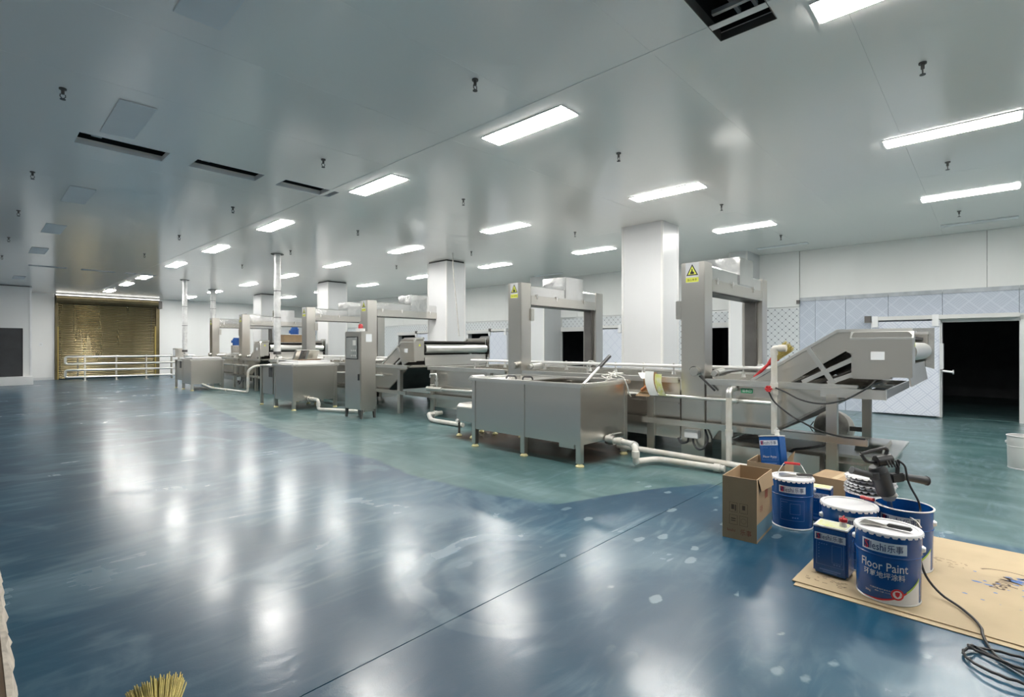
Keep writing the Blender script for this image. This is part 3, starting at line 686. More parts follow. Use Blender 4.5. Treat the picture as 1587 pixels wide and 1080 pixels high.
for k, lb in ((1, 'inclined conveyor with motor cover right of the control cabinet'), (2, 'far inclined conveyor beside the thick foil wrapped pipe')):
    t = copy_tree(c1); t.location.y += k*P; t['label'] = lb

# discharge table with legs under conveyor one
t = thing('discharge_table', (7.1, 1.0, 0), 'stainless discharge table with square legs at the near end of the line', 'table')
MB().box(XN-.055, 8.02, .74, .76, .88, .965).build('end_lip', 'steel_h', t)
MB().box(XN-.10, XN-.055, .74, 1.30, .87, .965).build('side_lip', 'chrome', t)
MB().box(8.0, 8.02, .76, 1.75, .88, .965).build('side_lip', 'steel_h', t)
MB().box(XN-.03, 8.0, .76, .97, .90, .915).build('table_top', 'steel_dk', t)
MB().bar((7.0, .78, .945), (7.0, .98, .945), .03, .03).build('cross_bar', 'chrome', t)
for x, y in ((8.0, 1.18),): MB().box(x, x+.08, y-.05, y+.05, 0, .90 if x < 7 else .88).build('leg', 'steel', t, bevel=.004)
MB().box(8.02, 8.06, 1.23, 1.37, .27, .33).build('stretcher', 'steel_dk', t)
t = thing('motor_fan', (8.32, 1.60, 0), 'dusty round grey blower on the floor under the discharge table', 'blower')
MB().lathe([(.02, .24), (.12, .235), (.19, .19), (.215, .10), (.22, -.02), (.20, -.1), (.02, -.1)], (0, 0, 0), 24, True, True).build('casing', 'dust', t)
cs = t.children[0]
cs.data.transform(Matrix.Translation(Vector((8.32, 1.60, .25))-t.location) @ Matrix.Rotation(-PI/2+.25, 4, 'Y') @ Matrix.Scale(1.1, 4) @ Matrix.Translation(t.location))
MB().box(8.27, 8.45, 1.48, 1.72, 0, .08).build('pedestal', 'steel_dk', t)
MB().tube([(8.2, 1.83, .33), (8.2, 1.88, .25), (8.2, 1.83, .17)], .008, 6).build('lifting_handle', 'steel_dk', t)
t = thing('sump_tank', (7.1, 1.8, 0), 'low pale sump tank lying under the discharge table', 'tank')
MB().box(6.42, 7.75, .78, 2.33, .06, .215).build('body', 'steel_h', t)
MB().box(6.38, 7.80, .72, 2.34, .215, .245).build('rim', 'chrome', t, bevel=.004)
MB().box(6.36, 6.42, .95, 2.33, .02, .15).build('base_frame', 'steel', t)
MB().prism([(6.7, .245), (7.5, .245), (7.4, .30), (6.8, .30)], 1, .85, 1.1).build('filter_cover', 'steel', t)
MB().bar((6.5, 2.25, .27), (6.5, 1.7, .38), .05, .04).build('slide_rail', 'steel_dk', t)
t = thing('drain_tray', (6.28, 1.9, 0), 'stainless drain tray on the floor in front of the sump tank', 'tray')
MB().box(6.06, 6.30, 1.30, 2.25, .05, .07).box(6.06, 6.08, 1.30, 2.25, .07, .25).box(6.28, 6.30, 1.30, 2.25, .07, .25).build('tray', 'steel', t)
MB().box(6.08, 6.12, 1.32, 1.36, 0, .05).box(6.08, 6.12, 2.2, 2.24, 0, .05).build('foot', 'steel', t)

# ------------------------------------------------------------------ tanks in the aisle
def feet(t, pts, z=.045):
    for x, y in pts:
        MB().lathe([(.045, 0), (.05, .015), (.035, .03), (.02, .045)], (x, y, 0), 10, True, True).build('foam_foot', 'yellowfoot', t)
        
def tank(x0, x1, y0, y1, zt, label, legs, zb=.20, panels=None):
    t = thing('water_tank', ((x0+x1)/2, (y0+y1)/2, 0), label, 'tank', 'stainless water tanks beside the line')
    for y in legs:
        for x in (x0, x1):
            s = .035
            xx = x if x == x0 else x-.07
            yq = min(max(y-s, y0), y1-2*s)
            MB().box(xx, xx+.07, yq, yq+.07, .04, zt-.02).build('leg', 'steel', t, bevel=.004)
            MB().lathe([(.05, 0), (.052, .012), (.036, .028), (.022, .045)], (xx+.035, yq+.035, 0), 10, True, True).build('foam_foot', 'yellowfoot', t)
    for x in (x0+.012, x1-.022): MB().box(x, x+.01, y0+.012, y1-.012, zb, zt).build('long_side', 'steel', t)
    for y in (y0+.012, y1-.022): MB().box(x0+.022, x1-.022, y, y+.01, zb, zt).build('short_side', 'steel', t)
    MB().box(x0+.022, x1-.022, y0+.022, y1-.022, zb, zb+.012).build('tank_floor', 'steel', t)
    r = .035
    b = MB(); h = zt-.02
    b.box(x0-r, x0+r, y0-r, y1+r, h, h+.05).box(x1-r, x1+r, y0-r, y1+r, h, h+.05).box(x0+r, x1-r, y0-r, y0+r, h, h+.05).box(x0+r, x1-r, y1-r, y1+r, h, h+.05)
    b.build('rolled_rim', 'chrome', t, bevel=.012)
    return t
t1 = tank(4.80, 5.84, 3.43, 5.28, .935, 'large stainless water tank nearest the camera with three front legs', (3.46, 4.33, 5.25), .25)
MB().box(4.812, 4.85, 3.53, 3.75, .20, .25).build('bottom_lip', 'steel', t1)
MB().cyl((5.35, 3.43, .255), (5.35, 3.32, .255), .055, 14).cyl((5.37, 3.40, .255), (5.37, 3.36, .255), .07, 14).bar((5.35, 3.35, .33), (5.47, 3.30, .34), .02, .012).build('drain_valve', 'chrome', t1)
for y in (4.55, 4.85):
    MB().tube([(5.05, y, .955), (5.07, y, .99), (5.10, y-.12, .99), (5.12, y-.12, .955)], .012, 7, .02).build('lid_handle', 'black', t1)
MB().box(4.86, 5.78, 4.40, 5.2, .935, .95).build('half_lid', 'steel_h', t1)
MB().cyl((4.82, 5.30, .95), (5.05, 5.31, .95), .04, 10).build('overflow_stub', 'white', t1)

t2 = tank(4.76, 5.78, 10.93, 11.93, .965, 'stainless tank with plank cover left of the control cabinet', (10.96, 11.90))
MB().box(4.80, 5.74, 11.0, 11.80, .995, 1.03).build('white_cover', 'paper', t2)
MB().box(4.95, 5.70, 11.1, 11.75, 1.03, 1.07).build('white_cover', 'lid', t2)
MB().lathe([(.0, .01), (.10, .012), (.115, .0)], (5.15, 11.55, 1.075), 18).box(5.1, 5.6, 11.35, 11.5, 1.07, 1.095).build('cover_board', 'wood', t2)
MB().cyl((5.12, 10.93, .24), (5.12, 10.84, .24), .05, 12).cyl((5.12, 10.91, .24), (5.12, 10.88, .24), .065, 12).build('drain_valve', 'steel', t2)
t3 = tank(4.70, 5.62, 18.03, 19.05, .955, 'small far stainless tank with white wrap on its top', (18.06, 19.0))
MB().box(4.74, 5.58, 18.1, 19.0, .985, 1.04).build('white_cover', 'lid', t3, bevel=.015)
def pump_box(x, y, label):
    t = thing('pump_cabinet', (x+.5, y+.35, 0), label, 'cabinet', 'narrow pump cabinets beside the tanks')
    MB().box(x+.03, x+.9, y+.06, y+.66, .28, .90).build('body', 'steel', t, bevel=.004)
    MB().box(x-.01, x+.92, y+.03, y+.74, .93, .955).build('top_plate', 'chrome', t)
    for q in ((x, y+.68), (x+.85, y+.68), (x+.85, y+.05)):
        MB().box(q[0], q[0]+.06, q[1], q[1]+.06, .04, .93).build('leg', 'steel', t)
        MB().lathe([(.045, 0), (.048, .012), (.03, .03), (.02, .045)], (q[0]+.03, q[1]+.03, 0), 10, True, True).build('foam_foot', 'yellowfoot', t)
    MB().box(x+.028, x+.032, y+.09, y+.3, .68, .9).build('vent_grille', 'steel_dk', t)
pump_box(4.75, 11.97, 'narrow stainless pump cabinet left of the middle tank'); pump_box(4.70, 19.1, 'narrow stainless pump cabinet left of the farthest tank')

def drain(pts, r, label, elbows, parts=None):
    t = thing('drain_pipe', pts[0], label, 'pipe', 'white plastic drain pipes')
    MB().tube(pts, r, 12, r*2.2).build('pipe', 'pvc', t)
    for e, d in elbows:
        e = Vector(e); d = Vector(d).normalized()
        MB().cyl(e-d*.035, e+d*.035, r*1.25, 14).build('coupling', 'pvc', t)
    return t
drain([(5.35, 3.32, .255), (5.35, 3.10, .25), (5.25, 2.98, .24), (5.22, 2.96, .07), (5.30, 3.0, .06), (5.58, 2.88, .06), (5.66, 2.12, .055)], .036, 'white drain pipe from the nearest tank valve down to the floor',
      [((5.35, 3.25, .255), (0, 1, 0)), ((5.30, 3.03, .245), (.6, .7, 0)), ((5.222, 2.962, .16), (0, 0, 1)), ((5.655, 2.2, .055), (-.05, 1, 0))])
drain([(5.80, 3.55, .10), (5.77, 2.6, .095), (5.72, 1.62, .09)], .036, 'long white floor pipe running behind the open carton', [((5.72, 1.70, .09), (0, 1, 0))])
drain([(5.12, 10.84, .24), (5.12, 10.62, .24), (5.12, 10.5, .24), (5.12, 10.5, .06), (5.12, 10.4, .05), (5.55, 9.4, .05)], .036, 'white drain pipe running from the middle tank to the cabinet', [((5.12, 10.75, .24), (0, 1, 0)), ((5.12, 10.5, .15), (0, 0, 1))])
drain([(5.0, 17.98, .20), (5.05, 17.3, .12), (5.4, 15.6, .08), (5.45, 15.5, .08), (5.45, 15.45, .7), (5.6, 15.4, .82), (6.1, 15.4, .84)], .034, 'white pipe from the farthest tank rising to the trough', [((5.2, 16.5, .10), (.2, -1, 0))])
drain([(6.1, 7.55, .14), (5.82, 7.55, .14), (5.80, 7.55, .14), (5.80, 7.50, .05), (5.80, 7.38, .04), (5.8, 6.6, .04)], .04, 'short bent white drain at the far end of the first trough', [((5.95, 7.55, .14), (1, 0, 0))])
up1 = drain([(5.86, 2.15, .86), (5.86, 2.15, .10)], .032, 'upright white overflow pipe beside the green outlet sign', [((5.86, 2.15, .42), (0, 0, 1))])
MB().tube([(6.19, 2.20, .90), (5.86, 2.15, .90), (5.86, 2.15, .82)], .034, 12, .05).build('steel_elbow', 'chrome', up1)
up2 = drain([(6.02, 1.725, .44), (6.02, 1.725, 1.372), (6.02, 1.70, 1.375), (6.02, 1.60, 1.375)], .031, 'tall white supply pipe with elbow top beside the conveyor', [((6.02, 1.725, 1.335), (0, 0, 1)), ((6.02, 1.64, 1.375), (0, 1, 0)), ((6.02, 1.725, .90), (0, 0, 1)), ((6.02, 1.725, .96), (0, 0, 1))])
MB().cyl((5.99, 1.74, .935), (5.93, 1.755, .935), .014, 8).build('valve_stem', 'pvc', up2)
b = MB()
for k in range(6):
    a = k*PI/3; b.cyl((5.93, 1.755, .935), (5.92, 1.755+.034*math.cos(a), .935+.034*math.sin(a)), .013, 8)
b.cyl((5.935, 1.755, .935), (5.915, 1.755, .935), .028, 12).build('valve_wheel', 'red', up2)
# outlet sign
sg = MB().box(XN-.006, XN-.001, 2.005, 2.135, .85, .905).build('outlet_sign', 'green'); tag(sg, 'small green outlet sign on the trough beside the white pipe', 'sign')
b = MB(); put_text(b, '溢水口', .034, 0, 0, plane((XN-.0075, 2.07, .8775), (0, -1, 0), (0, 0, 1))); b.build('lettering', 'print_w', sg)

t = thing('pump_motor', (5.5, 5.88, 0), 'small stainless motor box on thin legs beside the nearest tank', 'motor box')
MB().prism([(5.19, .24), (5.19, .46), (5.24, .51), (5.75, .51), (5.75, .24)], 1, 5.68, 6.06).build('housing', 'steel', t, bevel=.008)
for x, y in ((5.22, 6.03), (5.22, 5.72), (5.7, 6.03), (5.7, 5.72)):
    MB().cyl((x, y, .04), (x, y, .26), .018, 8).build('leg', 'steel_dk', t)
    MB().lathe([(.042, 0), (.046, .012), (.03, .03), (.018, .045)], (x, y, 0), 10, True, True).build('foam_foot', 'yellowfoot', t)
MB().cyl((5.17, 6.03, .24), (5.22, 6.03, .24), .03, 10).build('clamp_knob', 'white', t)

# things left on and beside the nearest tank
t = thing('long_squeegee', (5.3, 3.6, .95), 'white pole with dark grip leaning out of the nearest tank', 'pole')
a = Vector((5.02, 3.56, .93)); bq = Vector((5.62, 3.56, 1.27))
MB().cyl(a, a+(bq-a)*.62, .016, 10).build('shaft', 'white', t)
MB().cyl(a+(bq-a)*.60, bq, .023, 10).build('grip', 'black', t)
MB().tube([a+Vector((.02, .14, -.0)), a, a+Vector((.02, -.08, .02))], .014, 8).build('crosspiece', 'dkgrey', t)
random.seed(9)
pts = []
for k in range(46):
    q = k/45; pts.append((5.40+.38*q+random.uniform(-.03, .03), 3.50+random.uniform(-.09, .10), .985+.055*math.sin(q*PI)+random.uniform(-.025, .045)))
pts += [(5.66, 3.37, .98), (5.69, 3.35, .90), (5.74, 3.35, .80), (5.80, 3.36, .755)]
rp = MB().tube(pts, .009, 6, .03).build('rope_tangle', 'rope'); tag(rp, 'tangled white rope hanging over the corner of the nearest tank', 'rope')

t = thing('torn_carton', (6.0, 3.12, .78), 'opened small carton with papers and fittings hung on the trough pipe', 'carton')
xb = 5.93
MB().box(xb, xb+.10, 3.12, 3.30, .80, .81).box(xb+.09, xb+.10, 3.12, 3.30, .81, 1.06).build('carton_shell', 'card_in', t)
MB().add([(xb-.01, 3.36, .755), (xb-.03, 3.16, .755), (xb+.02, 3.10, .82), (xb+.02, 3.30, .82)], [(0, 1, 2, 3)]).build('bottom_flap', 'card', t)
MB().add([(xb, 3.33, 1.055), (xb-.06, 3.25, .985), (xb-.06, 3.10, .985), (xb, 3.12, 1.065)], [(0, 1, 2, 3)]).build('top_flap', 'paper', t)
MB().grid(0, 1, 0, 1, 2, 6, lambda u, v: (xb-.05-.03*math.sin(v*PI), 3.14-.12*u+.06*math.sin(v*1.6), .78+.30*v)).build('side_flap', 'paper', t)
MB().grid(0, 1, 0, 1, 2, 6, lambda u, v: (xb-.035-.03*math.sin(v*PI), 3.01-.09*u+.06*math.sin(v*1.6), .78+.27*v)).build('plastic_bag', 'paper_print', t)
MB().cyl((xb-.01, 3.27, .83), (xb-.02, 3.17, .90), .025, 8).cyl((xb-.0, 3.2, .86), (xb-.01, 3.16, .93), .03, 8).build('brass_fitting', 'orange', t)

# yellow hand brush on the conveyor
def bristles(c, d, r0, r1, n, L):
    b = MB(); d = Vector(d).normalized(); t = d.cross(Vector((0, 0, 1))).normalized(); u = d.cross(t)
    for k in range(n):
        a = random.uniform(0, 2*PI); q = math.sqrt(random.random())
        p = Vector(c)+(t*math.cos(a)+u*math.sin(a)*.55)*r0*q
        e = Vector(c)+d*L*random.uniform(.8, 1.05)+(t*math.cos(a)+u*math.sin(a)*.55)*r1*q
        b.cyl(p, e, .004, 4, .002)
    return b
t = thing('hand_brush', (6.35, 1.9, 1.1), 'yellow bristled hand brush with red handle leaning on the conveyor', 'brush')
o_ = bristles((6.32, 1.80, 1.25), (.1, -.50, .55), .05, .13, 220, .22).build('bristles', 'bristle', t); o_['kind'] = 'stuff'
MB().cyl((6.30, 2.02, 1.03), (6.32, 1.87, 1.19), .017, 10).cyl((6.32, 1.87, 1.19), (6.325, 1.79, 1.27), .022, 10, .05).build('handle', 'red', t)
t = thing('floor_broom', (.50, 2.40, 0), 'yellow straw broom head at the bottom edge of the photo', 'broom')
o_ = bristles((.47, 2.235, .03), (.10, .55, .06), .06, .105, 420, .17).build('bristles', 'bristle', t); o_['kind'] = 'stuff'
MB().cyl((.44, 2.08, .05), (.47, 2.25, .04), .03, 12, .055).cyl((.30, 1.3, .03), (.44, 2.09, .05), .014, 8).build('handle', 'wood', t)
t = thing('floor_board', (0, 3.7, 0), 'brown board with torn pale edge at the lower left corner', 'board')
MB().box(-.45, .10, 2.2, 4.75, 0, .10).build('board', 'wood', t, bevel=.004)
n = 40; ve = []
for i in range(n+1):
    y = 2.2+2.6*i/n; ve += [(.095, y, .006), (.095, y, .102), (.112+random.uniform(-.006, .008), y, .102+random.uniform(-.008, .002)), (.128+random.uniform(-.008, .012), y, .0)]
MB().add(ve, [(4*i+k, 4*i+(k+1) % 4, 4*i+4+(k+1) % 4, 4*i+4+k) for i in range(n) for k in range(4)]+[(0, 1, 2, 3), (4*n+3, 4*n+2, 4*n+1, 4*n)]).build('torn_edge', 'plaster', t)

# ------------------------------------------------------------------ control cabinet
t = thing('control_cabinet', (5.28, 9.05, 0), 'tall stainless control cabinet with windowed door and red beacon', 'cabinet')
x0, x1, y0, y1 = 5.12, 5.44, 8.76, 9.36
MB().box(x0, x1, y0, y1, .17, 1.68).build('body', 'steel', t, bevel=.006)
MB().box(x0-.012, x0, y0+.012, y1-.012, .20, 1.66).build('door', 'steel', t, bevel=.005)
d = t.children[-1]
MB().box(x0-.02, x0-.012, y0+.09, y0+.53, 1.14, 1.58).build('window_frame', 'black', d, bevel=.02)
MB().box(x0-.024, x0-.019, y0+.105, y0+.515, 1.155, 1.565).build('window', 'glass', d, bevel=.02)
b = MB()
for r_ in range(2):
    for c_ in range(3): b.cyl((x0-.03, y0+.17+.07*c_, 1.21+.10*r_), (x0-.022, y0+.17+.07*c_, 1.21+.10*r_), .018, 10)
b.box(x0-.028, x0-.022, y0+.15, y0+.26, 1.41, 1.51).build('button', 'screenlit', d)
MB().box(x0-.03, x0-.012, y0+.05, y0+.07, .74, .86).build('handle', 'black', d)
MB().box(x0+.10, x0+.23, y0-.006, y0-.0, 1.48, 1.63).build('rating_plate', 'plate', t)
for y in (y0, y1-.05):
    for pf in ([(x0, 0), (x0+.03, 0), (x0+.05, .17), (x0, .17)], [(x1-.03, 0), (x1, 0), (x1, .17), (x1-.05, .17)]): MB().prism(pf, 1, y, y+.05).build('foot_stand', 'steel_dk', t)
MB().box(x0+.05, x0+.17, y0+.14, y0+.27, 1.68, 1.74).build('beacon_base', 'white', t)
MB().lathe([(.045, 0), (.045, .06), (.03, .085), (.0, .09)], (x0+.11, y0+.205, 1.74), 16).build('beacon', 'red', t)
MB().box(x0+.06, x0+.26, y0-.02, y0+.0, .13, .17).build('cable_gland', 'steel', t)

# pipe barrier in front of the shutter
t = thing('pipe_barrier', (4.4, 26.2, 0), 'four rail stainless pipe barrier in front of the roller shutter', 'barrier')
yb = lambda x: 26.45-.12*(x-2.6)
for za, zb in ((.97, .69), (.44, .16)):
    MB().tube([(6.9, yb(6.9), za), (2.75, yb(2.75), za), (2.58, yb(2.58), za), (2.58, yb(2.58), zb), (2.75, yb(2.75), zb), (6.9, yb(6.9), zb)], .042, 12, .14, 6).build('rail_pair', 'chrome', t)
for x in (3.17, 4.15, 5.15, 6.05):
    MB().box(x-.025, x+.025, yb(x)-.03, yb(x)+.09, 0, 1.03).build('post', 'steel', t)
    MB().box(x-.07, x+.07, yb(x)-.12, yb(x)+.14, 0, .012).build('base_plate', 'steel', t)
for x, z in ((2.95, .83), (2.95, .30), (2.95, .58)):
    MB().box(x-.02, x+.02, yb(x)-.02, yb(x)+.02, z-.09, z+.09).build('spacer', 'steel_dk', t)

# far clutter on the line
def blue_motor(x, y, z, label):
    t = thing('blue_motor', (x, y, 0), label, 'motor', 'blue motors on stands by the far wall')
    MB().cyl((x, y, z-.17), (x, y, z+.15), .15, 16).cyl((x, y, z+.15), (x, y, z+.2), .12, 16).build('motor_body', 'motor_blue', t)
    for k in range(5): MB().lathe([(.148, -.005), (.165, -.005), (.165, .005), (.148, .005)], (x, y, z-.12+.06*k), 16).build('cooling_fin', 'motor_blue', t)
    MB().box(x-.2, x-.13, y-.06, y+.06, z-.04, z+.08).build('terminal_box', 'motor_blue', t)
    MB().cyl((x, y, .03), (x, y, z-.17), .05, 12).build('stand_pole', 'white', t)
    MB().cyl((x, y, 0), (x, y, .03), .22, 20).build('stand_base', 'steel', t)
blue_motor(8.78, 20.0, 1.93, 'blue motor left of the fourth gantry post')
blue_motor(8.80, 18.6, 1.96, 'blue motor right of the fourth gantry post')
blue_motor(8.6, 25.88, 1.58, 'low blue motor seen under the far gantry')
def clutter(name, x0, x1, y0, y1, z0, z1, m, label, cat):
    t = thing(name, ((x0+x1)/2, (y0+y1)/2, z0), label, cat)
    MB().box(x0, x1, y0, y1, z0, z1).build('body', m, t, bevel=.006)
    return t
t = clutter('cardboard_box', 6.75, 7.5, 16.12, 16.45, 1.512, 1.75, 'card', 'brown carton lying on the far conveyor behind the thick pipe', 'carton')
t.children[0].data.materials[0] = M['card']; MB().box(6.74, 7.6, 16.05, 16.5, 1.75, 1.765).build('paper_sheet', 'paper', t)
t = clutter('control_box', 4.72, 4.98, 19.85, 20.2, 1.02, 1.32, 'steel', 'small grey control box on the leftmost pump cabinet', 'control box')
MB().box(4.712, 4.72, 19.9, 20.15, 1.06, 1.28).build('box_door', 'plate', t); MB().cyl((4.85, 20.0, .955), (4.85, 20.0, 1.02), .03, 8).build('stand', 'steel', t)
t = clutter('electric_box', 6.6, 7.2, 20.2, 20.4, 1.06, 1.42, 'steel', 'square grey box standing on the farthest trough', 'control box')
MB().box(6.65, 7.15, 20.19, 20.2, 1.1, 1.38).build('box_door', 'steel_h', t); MB().box(6.7, 7.1, 20.2, 20.4, .83, 1.06).build('stand', 'steel', t)
t = clutter('white_tray', 6.5, 7.3, 13.0, 13.25, 1.02, 1.06, 'white', 'white tray lying over the second trough', 'tray')
MB().box(6.5, 7.3, 12.99, 13.0, 1.06, 1.09).build('tray_lip', 'white', t)
t = thing('tilted_hoppers', (6.0, 13.0, 1.0), 'row of tilted dark steel scoops by the thick foil wrapped pipe', 'scoops')
for k in range(3):
    y = 13.5-.36*k
    MB().prism([(y, 1.0), (y-.10, 1.0), (y-.32, 1.28), (y-.22, 1.30)], 0, 5.85, 6.12).build('scoop', 'steel_dk' if k % 2 else 'steel', t)
MB().box(5.8, 6.13, 12.3, 13.55, .98, 1.0).build('scoop_shelf', 'steel', t); MB().box(5.84, 5.9, 13.3, 13.36, 0, .98).box(5.84, 5.9, 12.5, 12.56, 0, .98).build('shelf_leg', 'steel', t)

# ------------------------------------------------------------------ cables by the conveyor
cb = MB().tube([(6.05, .80, 1.09), (5.98, .86, 1.0), (5.95, 1.05, .86), (5.95, 1.25, .80), (5.95, 1.45, .83), (5.97, 1.60, .91), (5.985, 1.70, .945)], .009, 7, .1).build('drooping_cable', 'rubber')
tag(cb, 'thin black cable drooping from the motor cover to the red valve', 'cable')
cb = MB().tube([(5.975, 1.765, .90), (5.97, 1.72, .80), (5.97, 1.55, .66), (5.98, 1.30, .53), (6.0, 1.12, .485), (6.02, .95, .482), (6.03, .90, .482)], .009, 7, .1).build('sloping_cable', 'rubber')
tag(cb, 'black cable sloping from the red valve down to the low beam', 'cable')
cb = MB().tube([(6.32, 1.28, .40), (6.30, 1.30, .33), (6.22, 1.45, .29), (6.2, 1.6, .26), (6.2, 1.68, .10)], .014, 8, .05).build('short_hose', 'rubber')
tag(cb, 'short black hose curling behind the back cartons', 'hose')
cb = MB().tube([(6.17, 2.62, 1.03), (6.15, 2.55, .98), (6.14, 2.47, .91), (6.15, 2.42, .86)], .012, 7, .04).build('post_cable', 'rubber')
tag(cb, 'black cable at the foot of the nearest gantry drive', 'cable')

# ------------------------------------------------------------------ paint pails, tins and cartons
def cylmap(c, a0, r):
    return lambda u, v: (c[0]+r*math.cos(a0+u/r), c[1]+r*math.sin(a0+u/r), c[2]+v)
def logo(parent, fn, k, w=.17):
    """logo plaque: silver bar, dark block with a red S, latin and chinese letters"""
    h = w*.27
    p = MB(); p.grid(-w/2, w/2, -h/2, h/2, 8, 1, fn(.0012)); o = p.build('logo_plaque', 'plaque', parent)
    b = MB(); b.grid(-w*.455, -w*.30, -h*.36, h*.36, 2, 1, fn(.0018)); put_text(b, 'leshi', h*.70, -w*.115, 0, fn(.0018), w*.33); put_text(b, '乐事', h*.70, w*.25, 0, fn(.0018), w*.33)
    b.build('logo_lettering', 'navy', o)
    b = MB(); put_text(b, 'S', h*.78, -w*.375, 0, fn(.0024), w*.09); b.build('logo_mark', 'redprint', o)
def pail(loc, face, label, h=.37, r=.15, front='panel', lid=True, handle=None, blue='blue', lidmat='lid', opened=False):
    t = thing('paint_pail', loc, label, 'paint pail', 'blue floor paint pails')
    c = loc; rb = r*.955
    prof = [(rb-.004, 0), (rb, .004), (rb, .012), (rb+.001, .014)]
    prof += [(r-.002, h-.122), (r+.0025, h-.117), (r-.001, h-.112), (r, h-.108), (r, h)]
    b = MB().lathe(prof, c, 40, True)
    if opened: b.lathe([(r, h), (r-.004, h), (rb-.006, .02)], c, 40, False, True)
    else: b.lathe([(r, h), (.01, h-.002)], c, 40)
    b.build('pail_body', blue, t)
    MB().lathe([(r-.001, h-.004), (r+.006, h-.002), (r+.008, h+.003), (r+.003, h+.007), (r-.003, h+.004)], c, 40).build('rim', 'lid', t)
    MB().lathe([(rb+.002, .0), (rb+.004, .006), (rb+.001, .012)], c, 40).build('base_ring', 'alu' if blue == 'blue' else 'lid', t)
    for s in (-1, 1):
        a = face+s*PI/2
        e = Vector((c[0]+r*math.cos(a), c[1]+r*math.sin(a), c[2]+h-.078)); dr = Vector((math.cos(a), math.sin(a), 0))
        MB().cyl(e-dr*.003, e+dr*.014, .022, 14, .012).build('handle_ear', 'alu', t)
    if lid:
        n = 168; b = MB(); vs = []
        for k in range(n):
            a = 2*PI*k/n; q = (k % 6)
            drop_ = .016 if q in (1, 2, 3, 4) else .008; ro = r+.009 if q in (1, 2, 3, 4) else r+.007
            for rr_, zz in ((.0, .004), (r-.018, .003), (r-.014, .010), (r+.003, .0095), (r+.0065, .005), (ro, .006-drop_)):
                vs.append((c[0]+rr_*math.cos(a), c[1]+rr_*math.sin(a), c[2]+h+zz))
        m_ = 6
        b.add(vs, [(k*m_+i, ((k+1) % n)*m_+i, ((k+1) % n)*m_+i+1, k*m_+i+1) for k in range(n) for i in range(m_-1)])
        b.build('lid', lidmat, t)
    rz = lambda v: r if v > h-.112 else rb+.001+(r-.003-rb)*(v-.014)/(h-.136)
    fn = lambda d_: (lambda u, v: cylmap((c[0], c[1], c[2]), face, rz(v)+d_)(u, v))
    sh = lambda dv: (lambda d_: (lambda u, v: fn(d_)(u, v+dv)))
    if front == 'wide':
        logo(t, sh(h-.068), 1, .215)
        b = MB(); put_text(b, 'Floor Paint', .046, 0, h*.54, fn(.0012), .225); b.build('title_lettering', 'print_w', t)
        b = MB(); put_text(b, '环氧地坪涂料', .036, 0, h*.41, fn(.0012), .195); b.build('subtitle_lettering', 'print_w', t)
        b = MB(); put_text(b, '中国环氧地坪漆专业品牌', .008, -.005, h*.20, fn(.0012), .115); put_text(b, '400 118 1116', .007, -.005, h*.165, fn(.0012), .07); put_text(b, '20kg', .014, -.075, h*.13, fn(.0012)); b.build('small_lettering', 'print_w', t)
        wave = lambda u: .012+.10*max(0, (u+.03)/.19)**1.7 if u > -.03 else .012
        b = MB().grid(-.115, .185, 0, 1, 30, 2, lambda u, v: fn(.001)(u, .004+(wave(u)-.004)*v)); b.build('white_wave', 'print_w', t)
        b = MB().grid(-.115, .105, 0, 1, 24, 1, lambda u, v: fn(.0016)(u, wave(u)+(.010*min(1, (u+.115)/.1))*v)); b.build('red_stripe', 'redprint', t)
        b = MB().grid(.105, .185, 0, 1, 10, 1, lambda u, v: fn(.0016)(u, wave(u)+.012*v)); b.build('green_stripe', 'green_soft', t)
        em = MB()
        def disc(mb, u, v, r0, r1, d_, n=28):
            f = fn(d_); vs = [f(u+q*math.cos(2*PI*k/n), v+q*math.sin(2*PI*k/n)) for k in range(n) for q in (r0, r1)]
            mb.add(vs, [(2*k, 2*((k+1) % n), 2*((k+1) % n)+1, 2*k+1) for k in range(n)])
        disc(em, .062, .062, 0.001, .030, .0022); e_ = em.build('round_emblem', 'print_w', t)
        em = MB(); disc(em, .062, .062, .021, .030, .0028); f = fn(.0028)
        em.add([f(.062+x, .062+y) for x, y in ((-.011, .012), (0, .015), (.011, .012), (.010, -.004), (0, -.015), (-.010, -.004))], [tuple(range(6))]); em.build('emblem_shield', 'redprint', e_)
    elif front == 'panel':
        logo(t, sh(h-.066), 1, .19)
        b = MB().frame(-.085, .085, .07, h-.145, .0025, fn(.0012), 10).frame(-.015, .055, .12, h-.17, .002, fn(.0012), 6).box(0, 0, 0, 0, 0, 0)
        for k in range(4): b.grid(-.075+.012*k, -.069+.012*k, h-.165, h-.160, 1, 1, fn(.0012))
        for k in range(3): b.grid(.0+.016*k, .01+.016*k, .09, .098, 1, 1, fn(.0012))
        for k in range(5): b.grid(-.075, -.072, .12+.02*k, .128+.02*k, 1, 1, fn(.0012))
        b.build('panel_print', 'blue_line', t)
    if handle == 'up':
        a = face+PI/2; d_ = Vector((math.cos(a), math.sin(a), 0)); o0 = Vector(c)+Vector((0, 0, h-.078)); bk = -Vector((math.cos(face), math.sin(face), 0))
        MB().tube([o0+d_*(r+.01), o0+d_*.06+Vector((0, 0, .17))+bk*.06, o0+d_*.04+Vector((0, 0, .175))+bk*.062], .0028, 6, .02).tube([o0-d_*(r+.01), o0-d_*.06+Vector((0, 0, .17))+bk*.06, o0-d_*.04+Vector((0, 0, .175))+bk*.062], .0028, 6, .02).build('bail_wire', 'chrome', t)
        MB().cyl(o0-d_*.055+Vector((0, 0, .173))+bk*.062, o0+d_*.055+Vector((0, 0, .173))+bk*.062, .010, 10).build('red_grip', 'red', t)
